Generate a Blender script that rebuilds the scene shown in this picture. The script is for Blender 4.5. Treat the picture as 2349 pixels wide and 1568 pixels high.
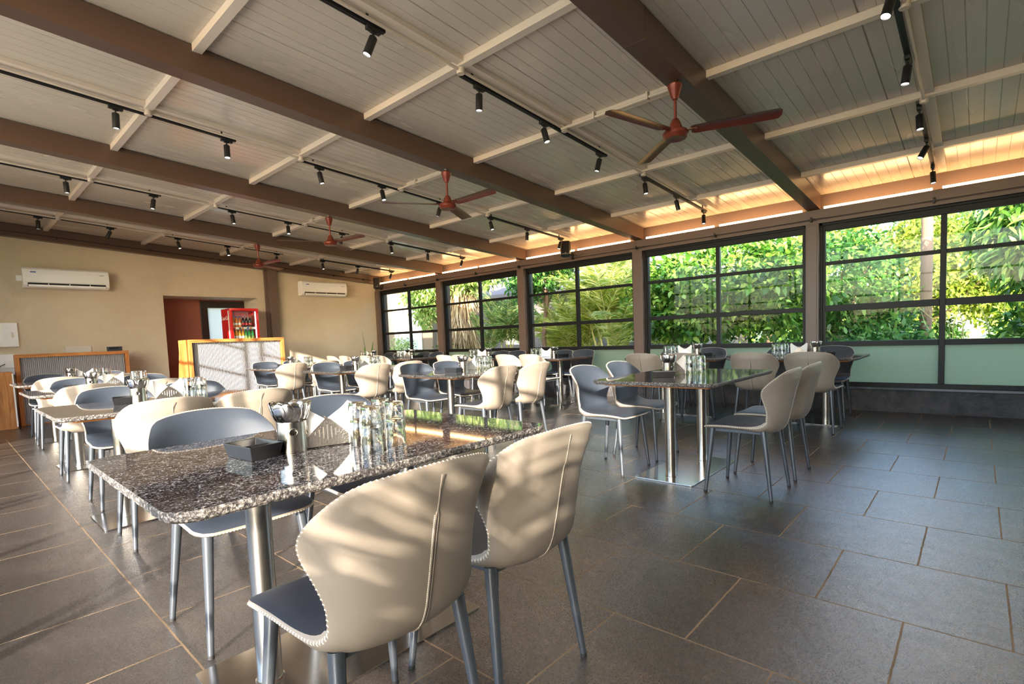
import bpy, bmesh, math, random
import numpy as np
from mathutils import Vector, Matrix
for o in list(bpy.data.objects): bpy.data.objects.remove(o)
S = bpy.context.scene
COL = S.collection
random.seed(7)
R = math.radians
PI = math.pi

# ------------------------------------------------------------------ camera
CAMH = 1.10
FPX, YAW, PIT, ROL, CYO = 1186.78, 0.7347857640765036, -0.07058927573628217, -0.03924639855883779, 72.06
cam_d = bpy.data.cameras.new('camera')
cam = bpy.data.objects.new('camera', cam_d); COL.objects.link(cam)
_fw = Vector((math.cos(YAW)*math.cos(PIT), math.sin(YAW)*math.cos(PIT), math.sin(PIT)))
_rt = Vector((math.sin(YAW), -math.cos(YAW), 0)); _dn = _fw.cross(_rt)
_r2 = _rt*math.cos(ROL) - _dn*math.sin(ROL)
_d2 = _rt*math.sin(ROL) + _dn*math.cos(ROL)
cam.matrix_world = Matrix(((_r2.x, -_d2.x, -_fw.x, 0), (_r2.y, -_d2.y, -_fw.y, 0), (_r2.z, -_d2.z, -_fw.z, CAMH), (0, 0, 0, 1)))
cam_d.sensor_fit = 'HORIZONTAL'; cam_d.sensor_width = 36.0
cam_d.lens = 36.0*FPX/2349
cam_d.shift_y = CYO/2349
cam_d.clip_start = 0.05; cam_d.clip_end = 400
S.camera = cam

# ------------------------------------------------------------------ world, sun, exposure
S.view_settings.view_transform = 'Standard'
S.view_settings.look = 'None'
S.view_settings.exposure = 0.82
S.view_settings.gamma = 1.0
S.view_settings.use_curve_mapping = False
W = bpy.data.worlds.new('world'); S.world = W; W.use_nodes = True
wt = W.node_tree; wt.nodes.clear()
sky = wt.nodes.new('ShaderNodeTexSky'); sky.sky_type = 'NISHITA'
sky.sun_disc = False; sky.sun_elevation = R(22); sky.sun_rotation = R(240); sky.altitude = 100
sky.air_density = 1.0; sky.dust_density = 1.2; sky.ozone_density = 1.5
bg = wt.nodes.new('ShaderNodeBackground'); bg.inputs['Strength'].default_value = 0.85
wo = wt.nodes.new('ShaderNodeOutputWorld')
wt.links.new(sky.outputs[0], bg.inputs[0]); wt.links.new(bg.outputs[0], wo.inputs[0])
SUN_DIR = Vector((1.0, 0.60, -0.32)).normalized()
sun_d = bpy.data.lights.new('sun', 'SUN'); sun_d.energy = 13.5; sun_d.color = (1.0, 0.88, 0.73); sun_d.angle = R(0.55)
sun = bpy.data.objects.new('sun', sun_d); COL.objects.link(sun)
sun.rotation_euler = SUN_DIR.to_track_quat('-Z', 'Y').to_euler()
SPOT_W = 13.0      # each track spotlight
PANE_TINT = (.95, .97, .95)
LED_E = 22.0        # cove strip emission

# ------------------------------------------------------------------ materials
def s2l(c):
    return tuple(((x/255)/12.92 if x/255 <= 0.04045 else ((x/255+0.055)/1.055)**2.4) for x in c)
class N:
    def __init__(s, name):
        s.m = bpy.data.materials.new(name); s.m.use_nodes = True
        s.t = s.m.node_tree; s.b = s.t.nodes['Principled BSDF']; s.out = s.t.nodes['Material Output']
    def n(s, typ, **k):
        x = s.t.nodes.new(typ)
        for a, v in k.items(): setattr(x, a, v)
        return x
    def l(s, a, b): s.t.links.new(a, b)
    def math(s, op, a, b=None, c=None):
        x = s.n('ShaderNodeMath', operation=op)
        for i, v in enumerate((a, b, c)):
            if v is None: continue
            if isinstance(v, (int, float)): x.inputs[i].default_value = v
            else: s.l(v, x.inputs[i])
        return x.outputs[0]
    def mix(s, f, a, b, mode='MIX'):
        x = s.n('ShaderNodeMix', data_type='RGBA', blend_type=mode)
        for i, v in ((0, f), (6, a), (7, b)):
            if isinstance(v, (int, float)): x.inputs[i].default_value = v
            elif isinstance(v, tuple): x.inputs[i].default_value = (*v, 1)[:4]
            else: s.l(v, x.inputs[i])
        return x.outputs[2]
    def ramp(s, f, stops):
        x = s.n('ShaderNodeValToRGB'); e = x.color_ramp.elements
        while len(e) > 1: e.remove(e[-1])
        for i, (p, c) in enumerate(stops):
            q = e[0] if i == 0 else e.new(p)
            q.position = p; q.color = (*c, 1) if len(c) == 3 else c
        s.l(f, x.inputs[0]); return x.outputs[0]
    def noise(s, sc, det=4, rough=.6, vec=None, dist=0):
        x = s.n('ShaderNodeTexNoise'); x.inputs['Scale'].default_value = sc
        x.inputs['Detail'].default_value = det; x.inputs['Roughness'].default_value = rough
        x.inputs['Distortion'].default_value = dist
        if vec is not None: s.l(vec, x.inputs['Vector'])
        return x.outputs['Fac']
    def pos(s, obj=False):
        return s.n('ShaderNodeTexCoord').outputs['Object'] if obj else s.n('ShaderNodeNewGeometry').outputs['Position']
    def mapv(s, v, sc):
        x = s.n('ShaderNodeMapping'); x.inputs['Scale'].default_value = sc; s.l(v, x.inputs['Vector']); return x.outputs[0]
    def bump(s, h, strength=.3, dist=.01):
        x = s.n('ShaderNodeBump'); x.inputs['Strength'].default_value = strength; x.inputs['Distance'].default_value = dist
        s.l(h, x.inputs['Height']); s.l(x.outputs[0], s.b.inputs['Normal'])
    def set(s, **k):
        for a, v in k.items():
            i = s.b.inputs[a.replace('_', ' ')]
            if isinstance(v, tuple): i.default_value = (*v, 1)[:4]
            elif isinstance(v, (int, float)): i.default_value = v
            else: s.l(v, i)
        return s
def plain(name, rgb, rough=.5, metal=0.0, var=.06, sc=8, bump=0, bsc=120, coat=0):
    m = N(name); c = s2l(rgb)
    f = m.noise(sc, 3)
    a = tuple(x*(1-var*2) for x in c); b = tuple(min(1, x*(1+var*2)) for x in c)
    m.set(Base_Color=m.mix(f, a, b), Roughness=rough, Metallic=metal)
    if coat: m.set(Coat_Weight=coat)
    if bump: m.bump(m.noise(bsc, 4), bump, .004)
    return m.m
M = {}
M['beige_leather'] = plain('beige_leather', (136, 126, 114), .42, bump=.25, bsc=420, var=.03)
M['grey_leather'] = plain('grey_leather', (47, 55, 67), .5, bump=.25, bsc=420, var=.05)
M['thread'] = plain('thread', (232, 224, 208), .8)
M['seam_dark'] = plain('seam_dark', (60, 52, 46), .7)
M['leg_metal'] = plain('leg_metal', (84, 90, 98), .32, .55, bump=.05)
m = N('brushed_steel'); v = m.mapv(m.pos(True), (1, 1, .02)); f = m.noise(60, 3, vec=v)
m.set(Base_Color=m.mix(f, s2l((150, 146, 138)), s2l((205, 200, 192))), Metallic=1.0, Roughness=m.math('MULTIPLY_ADD', f, .15, .17)); M['steel'] = m.m
m = N('polished_steel'); f = m.noise(25, 3)
m.set(Base_Color=m.mix(f, s2l((190, 188, 184)), s2l((225, 222, 216))), Metallic=1.0, Roughness=.17); M['chrome'] = m.m
M['black_plastic'] = plain('black_plastic', (26, 27, 29), .3, var=.1)
M['black_metal'] = plain('black_metal', (24, 24, 26), .42, var=.1)
M['plywood'] = plain('plywood_edge', (206, 128, 62), .5, var=.15, sc=30)
M['beam_paint'] = plain('beam_paint', (92, 70, 58), .34, var=.04, sc=3, bump=.05, bsc=60)
M['purlin_paint'] = plain('purlin_paint', (222, 206, 188), .38, var=.04, sc=6, bump=.06, bsc=60)
M['pvc'] = plain('cream_pvc', (208, 192, 174), .35)
M['fan_paint'] = plain('fan_paint', (116, 54, 40), .3, .35, var=.05)
m = N('window_frame_metal'); m.set(Base_Color=s2l((26, 25, 25)), Roughness=.45, Specular_IOR_Level=.25); M['window_frame'] = m.m
M['post_paint'] = plain('post_paint', (104, 85, 76), .4, var=.04, sc=3)
M['white_plastic'] = plain('white_plastic', (236, 236, 234), .25, var=.01)
M['off_white'] = plain('off_white_plastic', (205, 198, 186), .4, var=.01)
M['paper'] = plain('paper', (240, 238, 233), .75, var=.02)
M['paper_napkin'] = plain('paper_napkin', (244, 243, 240), .85, var=.02, bump=.1, bsc=500)
M['ink'] = plain('print_grey', (70, 70, 74), .7)
M['blue_mark'] = plain('blue_mark', (40, 80, 150), .4)
M['red_paint'] = plain('red_enamel', (200, 14, 20), .28, var=.03, coat=.4)
M['white_paint'] = plain('white_enamel', (238, 236, 232), .3, var=.02)
M['recess_paint'] = plain('recess_paint', (156, 90, 74), .5, var=.05, sc=3)
M['dark_frame'] = plain('dark_door_frame', (50, 38, 36), .4)
M['rubber'] = plain('rubber_foot', (30, 30, 32), .7)
# plaster
m = N('plaster_wall'); p = m.pos(); f = m.noise(1.2, 4, vec=p)
m.set(Base_Color=m.mix(f, s2l((196, 180, 154)), s2l((218, 203, 177))), Roughness=.75)
m.bump(m.noise(48, 5, .65, vec=p), .8, .015); M['plaster'] = m.m
# ceiling panel
m = N('ceiling_panel_paint'); p = m.pos(); f = m.noise(2, 4, vec=p)
f2 = m.noise(1, 1, .3, vec=m.mapv(p, (.8, 5, 1)))
m.set(Base_Color=m.mix(f, s2l((192, 180, 163)), s2l((208, 196, 178))), Roughness=m.math('MULTIPLY_ADD', f2, .24, .12), Specular_IOR_Level=.8)
M['ceiling'] = m.m
# wood
def wood(name, c1, c2, axis=(1, 1, .08)):
    m = N(name); v = m.mapv(m.pos(True), axis); f = m.noise(22, 5, .6, vec=v, dist=1.2)
    m.set(Base_Color=m.ramp(f, [(.3, s2l(c1)), (.7, s2l(c2))]), Roughness=.4)
    m.bump(f, .08, .004); return m.m
M['wood'] = wood('warm_wood', (150, 88, 40), (206, 142, 78))
M['wood_h'] = wood('warm_wood_rail', (150, 88, 40), (206, 142, 78), (.08, 1, 1))
M['flute'] = plain('fluted_laminate', (150, 148, 152), .35, var=.03)
# granite
m = N('polished_granite'); p = m.pos()
n1 = m.noise(150, 5, .72, vec=m.mapv(p, (.8, 1.3, 1))); n2 = m.noise(28, 4, .6, vec=p)
vo = m.n('ShaderNodeTexVoronoi'); vo.inputs['Scale'].default_value = 260; m.l(p, vo.inputs['Vector'])
vs = m.n('ShaderNodeSeparateColor'); m.l(vo.outputs['Color'], vs.inputs[0])
g = m.math('ADD', m.math('MULTIPLY', n1, .62), m.math('MULTIPLY', vs.outputs[0], .22)); g = m.math('ADD', g, m.math('MULTIPLY', n2, .18))
c = m.ramp(g, [(.40, s2l((12, 11, 13))), (.49, s2l((34, 31, 33))), (.54, s2l((60, 57, 58))), (.59, s2l((92, 94, 104))), (.67, s2l((176, 170, 164)))])
m.set(Base_Color=c, Roughness=.045, Specular_IOR_Level=.75); M['granite'] = m.m
m = N('chiselled_granite_edge'); p = m.pos()
n1 = m.noise(110, 5, .8, vec=p); c = m.ramp(n1, [(.38, s2l((22, 21, 22))), (.51, s2l((78, 74, 72))), (.64, s2l((176, 170, 162)))])
m.set(Base_Color=c, Roughness=.38); m.bump(m.noise(70, 5, .7, vec=p), .9, .01); M['granite_edge'] = m.m
# floor slate tiles
m = N('slate_floor'); p = m.pos(); sp = m.n('ShaderNodeSeparateXYZ'); m.l(p, sp.inputs[0])
wob = m.math('MULTIPLY', m.math('SUBTRACT', m.noise(14, 3, vec=p), .5), .006)
px = m.math('ADD', sp.outputs[0], wob); py = m.math('ADD', sp.outputs[1], wob)
TX, TY = .588, .575
ix = m.math('DIVIDE', m.math('SUBTRACT', px, .53-TX*10), TX); fi = m.math('FLOOR', ix)
odd = m.math('MODULO', fi, 2.0)
off = m.math('ADD', m.math('MULTIPLY', odd, -.29), .76-TY*20)
iy = m.math('DIVIDE', m.math('SUBTRACT', py, off), TY)
fx = m.math('FRACT', ix); fy = m.math('FRACT', iy)
dx = m.math('MULTIPLY', m.math('MINIMUM', fx, m.math('SUBTRACT', 1.0, fx)), TX)
dy = m.math('MULTIPLY', m.math('MINIMUM', fy, m.math('SUBTRACT', 1.0, fy)), TY)
d = m.math('MINIMUM', dx, dy)
gr = m.math('LESS_THAN', d, .0034)
cb = m.n('ShaderNodeCombineXYZ'); m.l(fi, cb.inputs[0]); m.l(m.math('FLOOR', iy), cb.inputs[1])
wn = m.n('ShaderNodeTexWhiteNoise'); m.l(cb.outputs[0], wn.inputs['Vector'])
vadd = m.n('ShaderNodeVectorMath', operation='ADD'); m.l(p, vadd.inputs[0]); m.l(wn.outputs['Color'], vadd.inputs[1])
cl = m.noise(2.2, 6, .62, vec=vadd.outputs[0], dist=.6); fine = m.noise(150, 4, .7, vec=p)
c = m.ramp(cl, [(.28, s2l((24, 23, 23))), (.5, s2l((42, 39, 38))), (.64, s2l((64, 57, 52))), (.8, s2l((104, 99, 94)))])
c = m.mix(m.math('MULTIPLY', wn.outputs['Value'], .35), c, s2l((72, 69, 68)))
c = m.mix(.35, c, m.mix(fine, s2l((20, 19, 19)), s2l((80, 74, 70))))
gc = m.mix(m.noise(3, 3, vec=p), s2l((58, 50, 44)), s2l((168, 142, 112)))
c = m.mix(gr, c, gc)
h = m.math('ADD', m.math('MULTIPLY', m.noise(9, 6, .62, vec=m.mapv(vadd.outputs[0], (1.6, .7, 1)), dist=.8), .8), m.math('MULTIPLY', fine, .2))
h = m.math('SUBTRACT', h, m.math('MULTIPLY', gr, .25))
rg = m.math('ADD', m.math('MULTIPLY_ADD', fine, .22, .15), m.math('MULTIPLY', gr, .7))
m.set(Base_Color=c, Roughness=rg, Specular_IOR_Level=m.math('MULTIPLY_ADD', gr, -.85, .9), IOR=1.8); m.bump(h, .5, .010); M['floor'] = m.m
m = N('dark_stone_cladding'); p = m.pos(); f = m.noise(6, 6, .65, vec=p, dist=.5)
m.set(Base_Color=m.ramp(f, [(.3, s2l((38, 37, 40))), (.7, s2l((86, 84, 86)))]), Roughness=.42); m.bump(m.noise(22, 6, .65, vec=p), .8, .02); M['stone'] = m.m
M['ledge'] = plain('polished_stone_ledge', (70, 76, 84), .12, var=.1, sc=20)
# glass
def thin_glass(name, tint, gloss=.06, rough=0.0):
    m = N(name); m.t.nodes.remove(m.b)
    tr = m.n('ShaderNodeBsdfTransparent'); tr.inputs[0].default_value = (*tint, 1)
    gl = m.n('ShaderNodeBsdfGlossy'); gl.inputs['Roughness'].default_value = rough
    ge = m.n('ShaderNodeNewGeometry'); dt = m.n('ShaderNodeVectorMath', operation='DOT_PRODUCT')
    m.l(ge.outputs['Incoming'], dt.inputs[0]); m.l(ge.outputs['Normal'], dt.inputs[1])
    om = m.math('SUBTRACT', 1.0, m.math('ABSOLUTE', dt.outputs['Value']))
    fr = m.math('MULTIPLY_ADD', m.math('POWER', om, 5.0), .35, .014)
    mx = m.n('ShaderNodeMixShader'); m.l(fr, mx.inputs[0]); m.l(tr.outputs[0], mx.inputs[1]); m.l(gl.outputs[0], mx.inputs[2])
    m.l(mx.outputs[0], m.out.inputs[0]); return m.m
M['pane'] = thin_glass('window_glass', PANE_TINT)
M['fridge_pane'] = thin_glass('fridge_glass', (.94, .96, .95))
M['tumbler'] = thin_glass('tumbler_glass', (.93, .95, .95))
m = N('drinking_glass'); m.t.nodes.remove(m.b)
gl = m.n('ShaderNodeBsdfGlass'); gl.inputs['IOR'].default_value = 1.45; gl.inputs['Roughness'].default_value = 0.0; gl.inputs['Color'].default_value = (.97, .98, .98, 1)
m.l(gl.outputs[0], m.out.inputs[0]); M['glass'] = m.m
m = N('frosted_glass'); m.t.nodes.remove(m.b)
tl = m.n('ShaderNodeBsdfTranslucent'); tl.inputs[0].default_value = (*s2l((200, 212, 192)), 1)
df = m.n('ShaderNodeBsdfPrincipled'); df.inputs['Base Color'].default_value = (*s2l((172, 186, 168)), 1); df.inputs['Roughness'].default_value = .3
f = m.noise(200, 2); mx = m.n('ShaderNodeMixShader'); mx.inputs[0].default_value = .35
m.l(tl.outputs[0], mx.inputs[1]); m.l(df.outputs[0], mx.inputs[2]); m.l(mx.outputs[0], m.out.inputs[0]); M['frosted'] = m.m
m = N('opal_glass'); m.t.nodes.remove(m.b); tl = m.n('ShaderNodeBsdfTranslucent'); tl.inputs[0].default_value = (.85, .88, .88, 1); df = m.n('ShaderNodeBsdfDiffuse'); df.inputs[0].default_value = (.75, .78, .78, 1); mx = m.n('ShaderNodeMixShader'); mx.inputs[0].default_value = .4
m.l(tl.outputs[0], mx.inputs[1]); m.l(df.outputs[0], mx.inputs[2]); m.l(mx.outputs[0], m.out.inputs[0]); M['opal_glass'] = m.m
def emis(name, rgb, e):
    m = N(name); m.set(Base_Color=(0, 0, 0), Emission_Color=s2l(rgb), Emission_Strength=e); return m.m
M['led'] = emis('led_strip_light', (255, 200, 136), LED_E)
M['lens'] = emis('spotlight_lens', (255, 250, 240), 9.0)
M['fridge_light'] = emis('fridge_light', (235, 242, 255), 2.2)
# foliage
def leafmat(name, c1, c2, c3, trans=.45):
    m = N(name); g = m.n('ShaderNodeNewGeometry'); r = g.outputs['Random Per Island']
    c = m.ramp(r, [(0.0, s2l(c1)), (.55, s2l(c2)), (1.0, s2l(c3))])
    tl = m.n('ShaderNodeBsdfTranslucent'); m.l(c, tl.inputs[0])
    m.set(Base_Color=c, Roughness=.38)
    mx = m.n('ShaderNodeMixShader'); mx.inputs[0].default_value = trans
    m.l(m.b.outputs[0], mx.inputs[1]); m.l(tl.outputs[0], mx.inputs[2]); m.l(mx.outputs[0], m.out.inputs[0]); return m.m
M['leaf'] = leafmat('broad_leaf', (40, 84, 26), (100, 150, 46), (206, 230, 108), .32)
M['leaf_dark'] = leafmat('dark_leaf', (38, 76, 32), (76, 128, 52), (140, 184, 88))
M['leaf_yellow'] = leafmat('yellow_leaf', (88, 112, 36), (146, 164, 58), (206, 210, 104))  # yellow-green foliage, tone random per leaf
M['leaf_palm'] = leafmat('palm_leaf', (140, 172, 56), (222, 226, 104), (252, 244, 176))
M['leaf_pale'] = leafmat('pale_leaf', (104, 140, 66), (160, 188, 96), (216, 224, 150))
M['leaf_dry'] = leafmat('dry_frond', (150, 124, 88), (204, 176, 134), (240, 220, 182), .3)
M['bark'] = plain('bark', (128, 100, 80), .85, var=.2, sc=14, bump=.8, bsc=30)
M['pale_stem'] = plain('pale_stem', (214, 202, 124), .7, var=.15, sc=14)
m = N('lawn'); f = m.noise(3, 6, .7); m.set(Base_Color=m.ramp(f, [(.3, s2l((100, 128, 58))), (.7, s2l((160, 178, 92)))]), Roughness=.9); m.bump(m.noise(80, 3), .6, .03); M['lawn'] = m.m
M['path'] = plain('garden_path', (150, 134, 120), .8, var=.08, sc=4, bump=.3)
M['bounce_terrace'] = plain('bounce_paving', (232, 222, 204), .8, var=.03, sc=2)  # pale so the added terrace bounces sunlight indoors
M['bounce_grey'] = plain('grey_bounce_paving', (150, 152, 158), .8, var=.05, sc=3)  # neutral tone for the added strip that bounces light indoors
M['house'] = plain('house_render', (158, 136, 114), .8, var=.04, sc=1.5, bump=.2)
M['house_grey'] = plain('house_grey_render', (104, 100, 102), .8, var=.06, sc=1.5, bump=.2)
M['door_white'] = plain('house_white_door', (226, 230, 234), .4, var=.01)

# ------------------------------------------------------------------ mesh helpers
class B:
    def __init__(s): s.v = []; s.f = []; s.mi = []
    def add(s, vs, fs, mi=0):
        o = len(s.v); s.v.extend(tuple(x) for x in vs)
        s.f.extend(tuple(i+o for i in f) for f in fs); s.mi.extend([mi]*len(fs)); return s
    def box(s, x0, x1, y0, y1, z0, z1, mi=0):
        return s.add([(x0, y0, z0), (x1, y0, z0), (x1, y1, z0), (x0, y1, z0), (x0, y0, z1), (x1, y0, z1), (x1, y1, z1), (x0, y1, z1)],
                     [(0, 3, 2, 1), (4, 5, 6, 7), (0, 1, 5, 4), (1, 2, 6, 5), (2, 3, 7, 6), (3, 0, 4, 7)], mi)
    def sbox(s, x0, x1, y0, y1, zf, t0, t1, mi=0):
        # box along x whose bottom/top follow the roof slope zf(x)
        return s.add([(x0, y0, zf(x0)+t0), (x1, y0, zf(x1)+t0), (x1, y1, zf(x1)+t0), (x0, y1, zf(x0)+t0), (x0, y0, zf(x0)+t1), (x1, y0, zf(x1)+t1), (x1, y1, zf(x1)+t1), (x0, y1, zf(x0)+t1)],
                     [(0, 3, 2, 1), (4, 5, 6, 7), (0, 1, 5, 4), (1, 2, 6, 5), (2, 3, 7, 6), (3, 0, 4, 7)], mi)
    def cyl(s, p0, p1, r0, r1=None, n=16, caps=True, mi=0):
        if r1 is None: r1 = r0
        p0 = Vector(p0); p1 = Vector(p1); d = (p1-p0).normalized()
        a = d.orthogonal().normalized(); b = d.cross(a)
        vs = []
        for p, r in ((p0, r0), (p1, r1)):
            for i in range(n):
                t = 2*PI*i/n; vs.append(p+a*(r*math.cos(t))+b*(r*math.sin(t)))
        fs = [(i, (i+1) % n, n+(i+1) % n, n+i) for i in range(n)]
        if caps: fs += [tuple(range(n-1, -1, -1)), tuple(range(n, 2*n))]
        return s.add(vs, fs, mi)
    def tube(s, pts, r, n=8, closed=False, mi=0, rads=None):
        pts = [Vector(p) for p in pts]; L = len(pts); vs = []
        prev = None
        for i, p in enumerate(pts):
            if closed: d = pts[(i+1) % L]-pts[i-1]
            else: d = pts[min(i+1, L-1)]-pts[max(i-1, 0)]
            d = d.normalized() if d.length > 1e-9 else Vector((0, 0, 1))
            if prev is None: a = d.orthogonal().normalized()
            else:
                a = prev-d*prev.dot(d)
                a = a.normalized() if a.length > 1e-6 else d.orthogonal().normalized()
            prev = a; b = d.cross(a); rr = rads[i] if rads else r
            for k in range(n):
                t = 2*PI*k/n; vs.append(p+a*(rr*math.cos(t))+b*(rr*math.sin(t)))
        fs = []
        for i in range(L if closed else L-1):
            j = (i+1) % L
            for k in range(n): fs.append((i*n+k, i*n+(k+1) % n, j*n+(k+1) % n, j*n+k))
        if not closed: fs += [tuple(range(n-1, -1, -1)), tuple(range((L-1)*n, L*n))]
        return s.add(vs, fs, mi)
    def lathe(s, prof, n=32, c=(0, 0, 0), mi=0, M4=None):
        vs = []; L = len(prof)
        for r, z in prof:
            for i in range(n):
                t = 2*PI*i/n; p = Vector((r*math.cos(t), r*math.sin(t), z))
                if M4 is not None: p = M4 @ p
                vs.append((p[0]+c[0], p[1]+c[1], p[2]+c[2]))
        fs = [(j*n+i, j*n+(i+1) % n, (j+1)*n+(i+1) % n, (j+1)*n+i) for j in range(L-1) for i in range(n)]
        return s.add(vs, fs, mi)
    def grid(s, fn, nu, nv, mi=0, flip=False):
        vs = [fn(i/nu, j/nv) for j in range(nv+1) for i in range(nu+1)]; w = nu+1
        fs = [(j*w+i, j*w+i+1, (j+1)*w+i+1, (j+1)*w+i) for j in range(nv) for i in range(nu)]
        if flip: fs = [f[::-1] for f in fs]
        return s.add(vs, fs, mi)
    def prism(s, poly, z0, z1, mi=0, mi_side=None):
        n = len(poly)
        s.add([(x, y, z0) for x, y in poly], [tuple(range(n-1, -1, -1))], mi)
        s.add([(x, y, z1) for x, y in poly], [tuple(range(n))], mi)
        s.add([(x, y, z0) for x, y in poly]+[(x, y, z1) for x, y in poly], [(i, (i+1) % n, n+(i+1) % n, n+i) for i in range(n)], mi if mi_side is None else mi_side)
        return s
    def xform(s, M4):
        s.v = [tuple(M4 @ Vector(v)) for v in s.v]; return s
    def mesh(s, name, mats, smooth=False):
        me = bpy.data.meshes.new(name); me.from_pydata(s.v, [], s.f)
        for m_ in (mats if isinstance(mats, (list, tuple)) else [mats]): me.materials.append(M[m_] if isinstance(m_, str) else m_)
        if len(me.materials) > 1: me.polygons.foreach_set('material_index', s.mi)
        me.update()
        if smooth:
            me.polygons.foreach_set('use_smooth', [True]*len(me.polygons))
            try: me.set_sharp_from_angle(angle=R(38))
            except Exception: pass
        return me
    def build(s, name, mats, parent=None, smooth=False, loc=(0, 0, 0), bevel=0, weld=True):
        me = s.mesh(name, mats, smooth)
        if weld and (smooth or bevel):
            bm = bmesh.new(); bm.from_mesh(me); bmesh.ops.remove_doubles(bm, verts=bm.verts, dist=1e-5)
            bm.to_mesh(me); bm.free()
        o = bpy.data.objects.new(name, me); COL.objects.link(o)
        if parent is not None: o.parent = parent
        o.location = loc
        if bevel:
            b = o.modifiers.new('bevel', 'BEVEL'); b.width = bevel; b.segments = 2; b.limit_method = 'ANGLE'; b.angle_limit = R(40)
        return o
def tag(o, label=None, cat=None, group=None, kind=None):
    if label: o['label'] = label
    if cat: o['category'] = cat
    if group: o['group'] = group
    if kind: o['kind'] = kind
    return o
def struct(o, label=None): 
    o['kind'] = 'structure'
    if label: o['label'] = label
    return o
def thing(name, label, cat, loc=(0, 0, 0), rz=0, group=None):
    o = bpy.data.objects.new(name, None); COL.objects.link(o); o.empty_display_size = .1
    o.location = loc; o.rotation_euler = (0, 0, rz); return tag(o, label, cat, group)
def copy_tree(o, parent=None):
    c = o.copy(); COL.objects.link(c)
    if parent is not None: c.parent = parent
    for ch in list(o.children): copy_tree(ch, c)
    return c
USED = set()
def place(root, loc, rz, label, group=None, rx=None):
    if root.name in USED: o = copy_tree(root)
    else: o = root
    USED.add(root.name)
    o.location = loc; o.rotation_euler = (0, 0, rz) if rx is None else (rx[0], rx[1], rz)
    o['label'] = label
    if group: o['group'] = group
    return o
def flat_curve(outlines, ext, holes=()):
    # filled 2-D outline (with holes) extruded: returns a mesh in the XY plane
    cu = bpy.data.curves.new('c', 'CURVE'); cu.dimensions = '2D'; cu.fill_mode = 'BOTH'; cu.extrude = ext/2
    for poly in list(outlines)+list(holes):
        sp = cu.splines.new('POLY'); sp.points.add(len(poly)-1); sp.use_cyclic_u = True
        for i, (x, y) in enumerate(poly): sp.points[i].co = (x, y, 0, 1)
    ob = bpy.data.objects.new('c', cu); COL.objects.link(ob)
    dg = bpy.context.evaluated_depsgraph_get(); me = bpy.data.meshes.new_from_object(ob.evaluated_get(dg))
    bpy.data.objects.remove(ob); bpy.data.curves.remove(cu); return me
def text_mesh(txt, size, ext=.0006, shear=0.0, spacing=1.0):
    cu = bpy.data.curves.new('t', 'FONT'); cu.body = txt; cu.size = size; cu.extrude = ext; cu.shear = shear
    cu.align_x = 'CENTER'; cu.align_y = 'CENTER'; cu.space_character = spacing
    ob = bpy.data.objects.new('t', cu); COL.objects.link(ob)
    dg = bpy.context.evaluated_depsgraph_get(); me = bpy.data.meshes.new_from_object(ob.evaluated_get(dg))
    bpy.data.objects.remove(ob); bpy.data.curves.remove(cu); me.materials.clear(); return me
def meshobj(name, me, mat, parent=None, mw=None):
    me.name = name; me.materials.clear(); me.materials.append(M[mat])
    if mw is not None: me.transform(mw)
    o = bpy.data.objects.new(name, me); COL.objects.link(o)
    if parent is not None: o.parent = parent
    return o

# ------------------------------------------------------------------ room dimensions
XL, XW = -1.6, 7.75
YR, YB = -4.2, 11.64
zb = lambda x: 2.59+0.0635*(7.75-x)      # beam underside
POSTS = [(1.55, 1.70), (4.05, 4.22), (6.56, 6.73), (9.03, 9.20)]
BEAMS = [1.625, 4.135, 6.645, 9.115]
MIDS = {'a': .395, 'b': 2.87, 'c': 5.34, 'd': 7.82, 'e': 10.27}

# floor
struct(B().box(XL-.2, XW+.35, YR-.2, YB+2.2, -.12, 0).build('floor', 'floor'))
# ceiling with real grooves
prof = []
y = YR-.3; k = 0
while y < YB+.3:
    w_, dpt = (.004, .004) if k % 10 else (.007, .012)
    prof += [(y, 0), (y+.1-w_*1.5, 0), (y+.1-w_, dpt), (y+.1-w_*.5, dpt)]
    y += .1; k += 1
prof.append((y, 0))
b = B(); n = len(prof); x0, x1 = XL-.5, XW+.55
vs = []
for (yy, dz) in prof:
    vs += [(x0, yy, zb(x0)+.2+dz), (x1, yy, zb(x1)+.2+dz)]
b.add(vs, [(2*i, 2*i+2, 2*i+3, 2*i+1) for i in range(n-1)])
b.sbox(x0, x1, prof[0][0], prof[-1][0], zb, .22, .30)
struct(b.build('ceiling', 'ceiling'))
# main beams
for yc in BEAMS:
    b = B(); h = .075
    b.sbox(XL, 7.80, yc-h, yc+h, zb, 0, .012); b.sbox(XL, 7.80, yc-h, yc+h, zb, .012, .19)
    b.box(3.05, 3.056, yc-h-.002, yc+h+.002, zb(3.05)-.002, zb(3.05)+.19)
    tag(b.build('roof_beam', 'beam_paint'), ['dark brown roof beam nearest the camera at upper right', 'dark brown roof beam, second from the camera', 'dark brown roof beam, third from the camera', 'dark brown roof beam farthest from the camera'][BEAMS.index(yc)], 'beam', 'main roof beams')
b = B(); b.sbox(XL, 7.8, YB-.13, YB+.1, zb, -.01, .19)
tag(b.build('roof_beam', 'beam_paint'), 'dark brown edge beam along the top of the back wall', 'beam', 'main roof beams')
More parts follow.
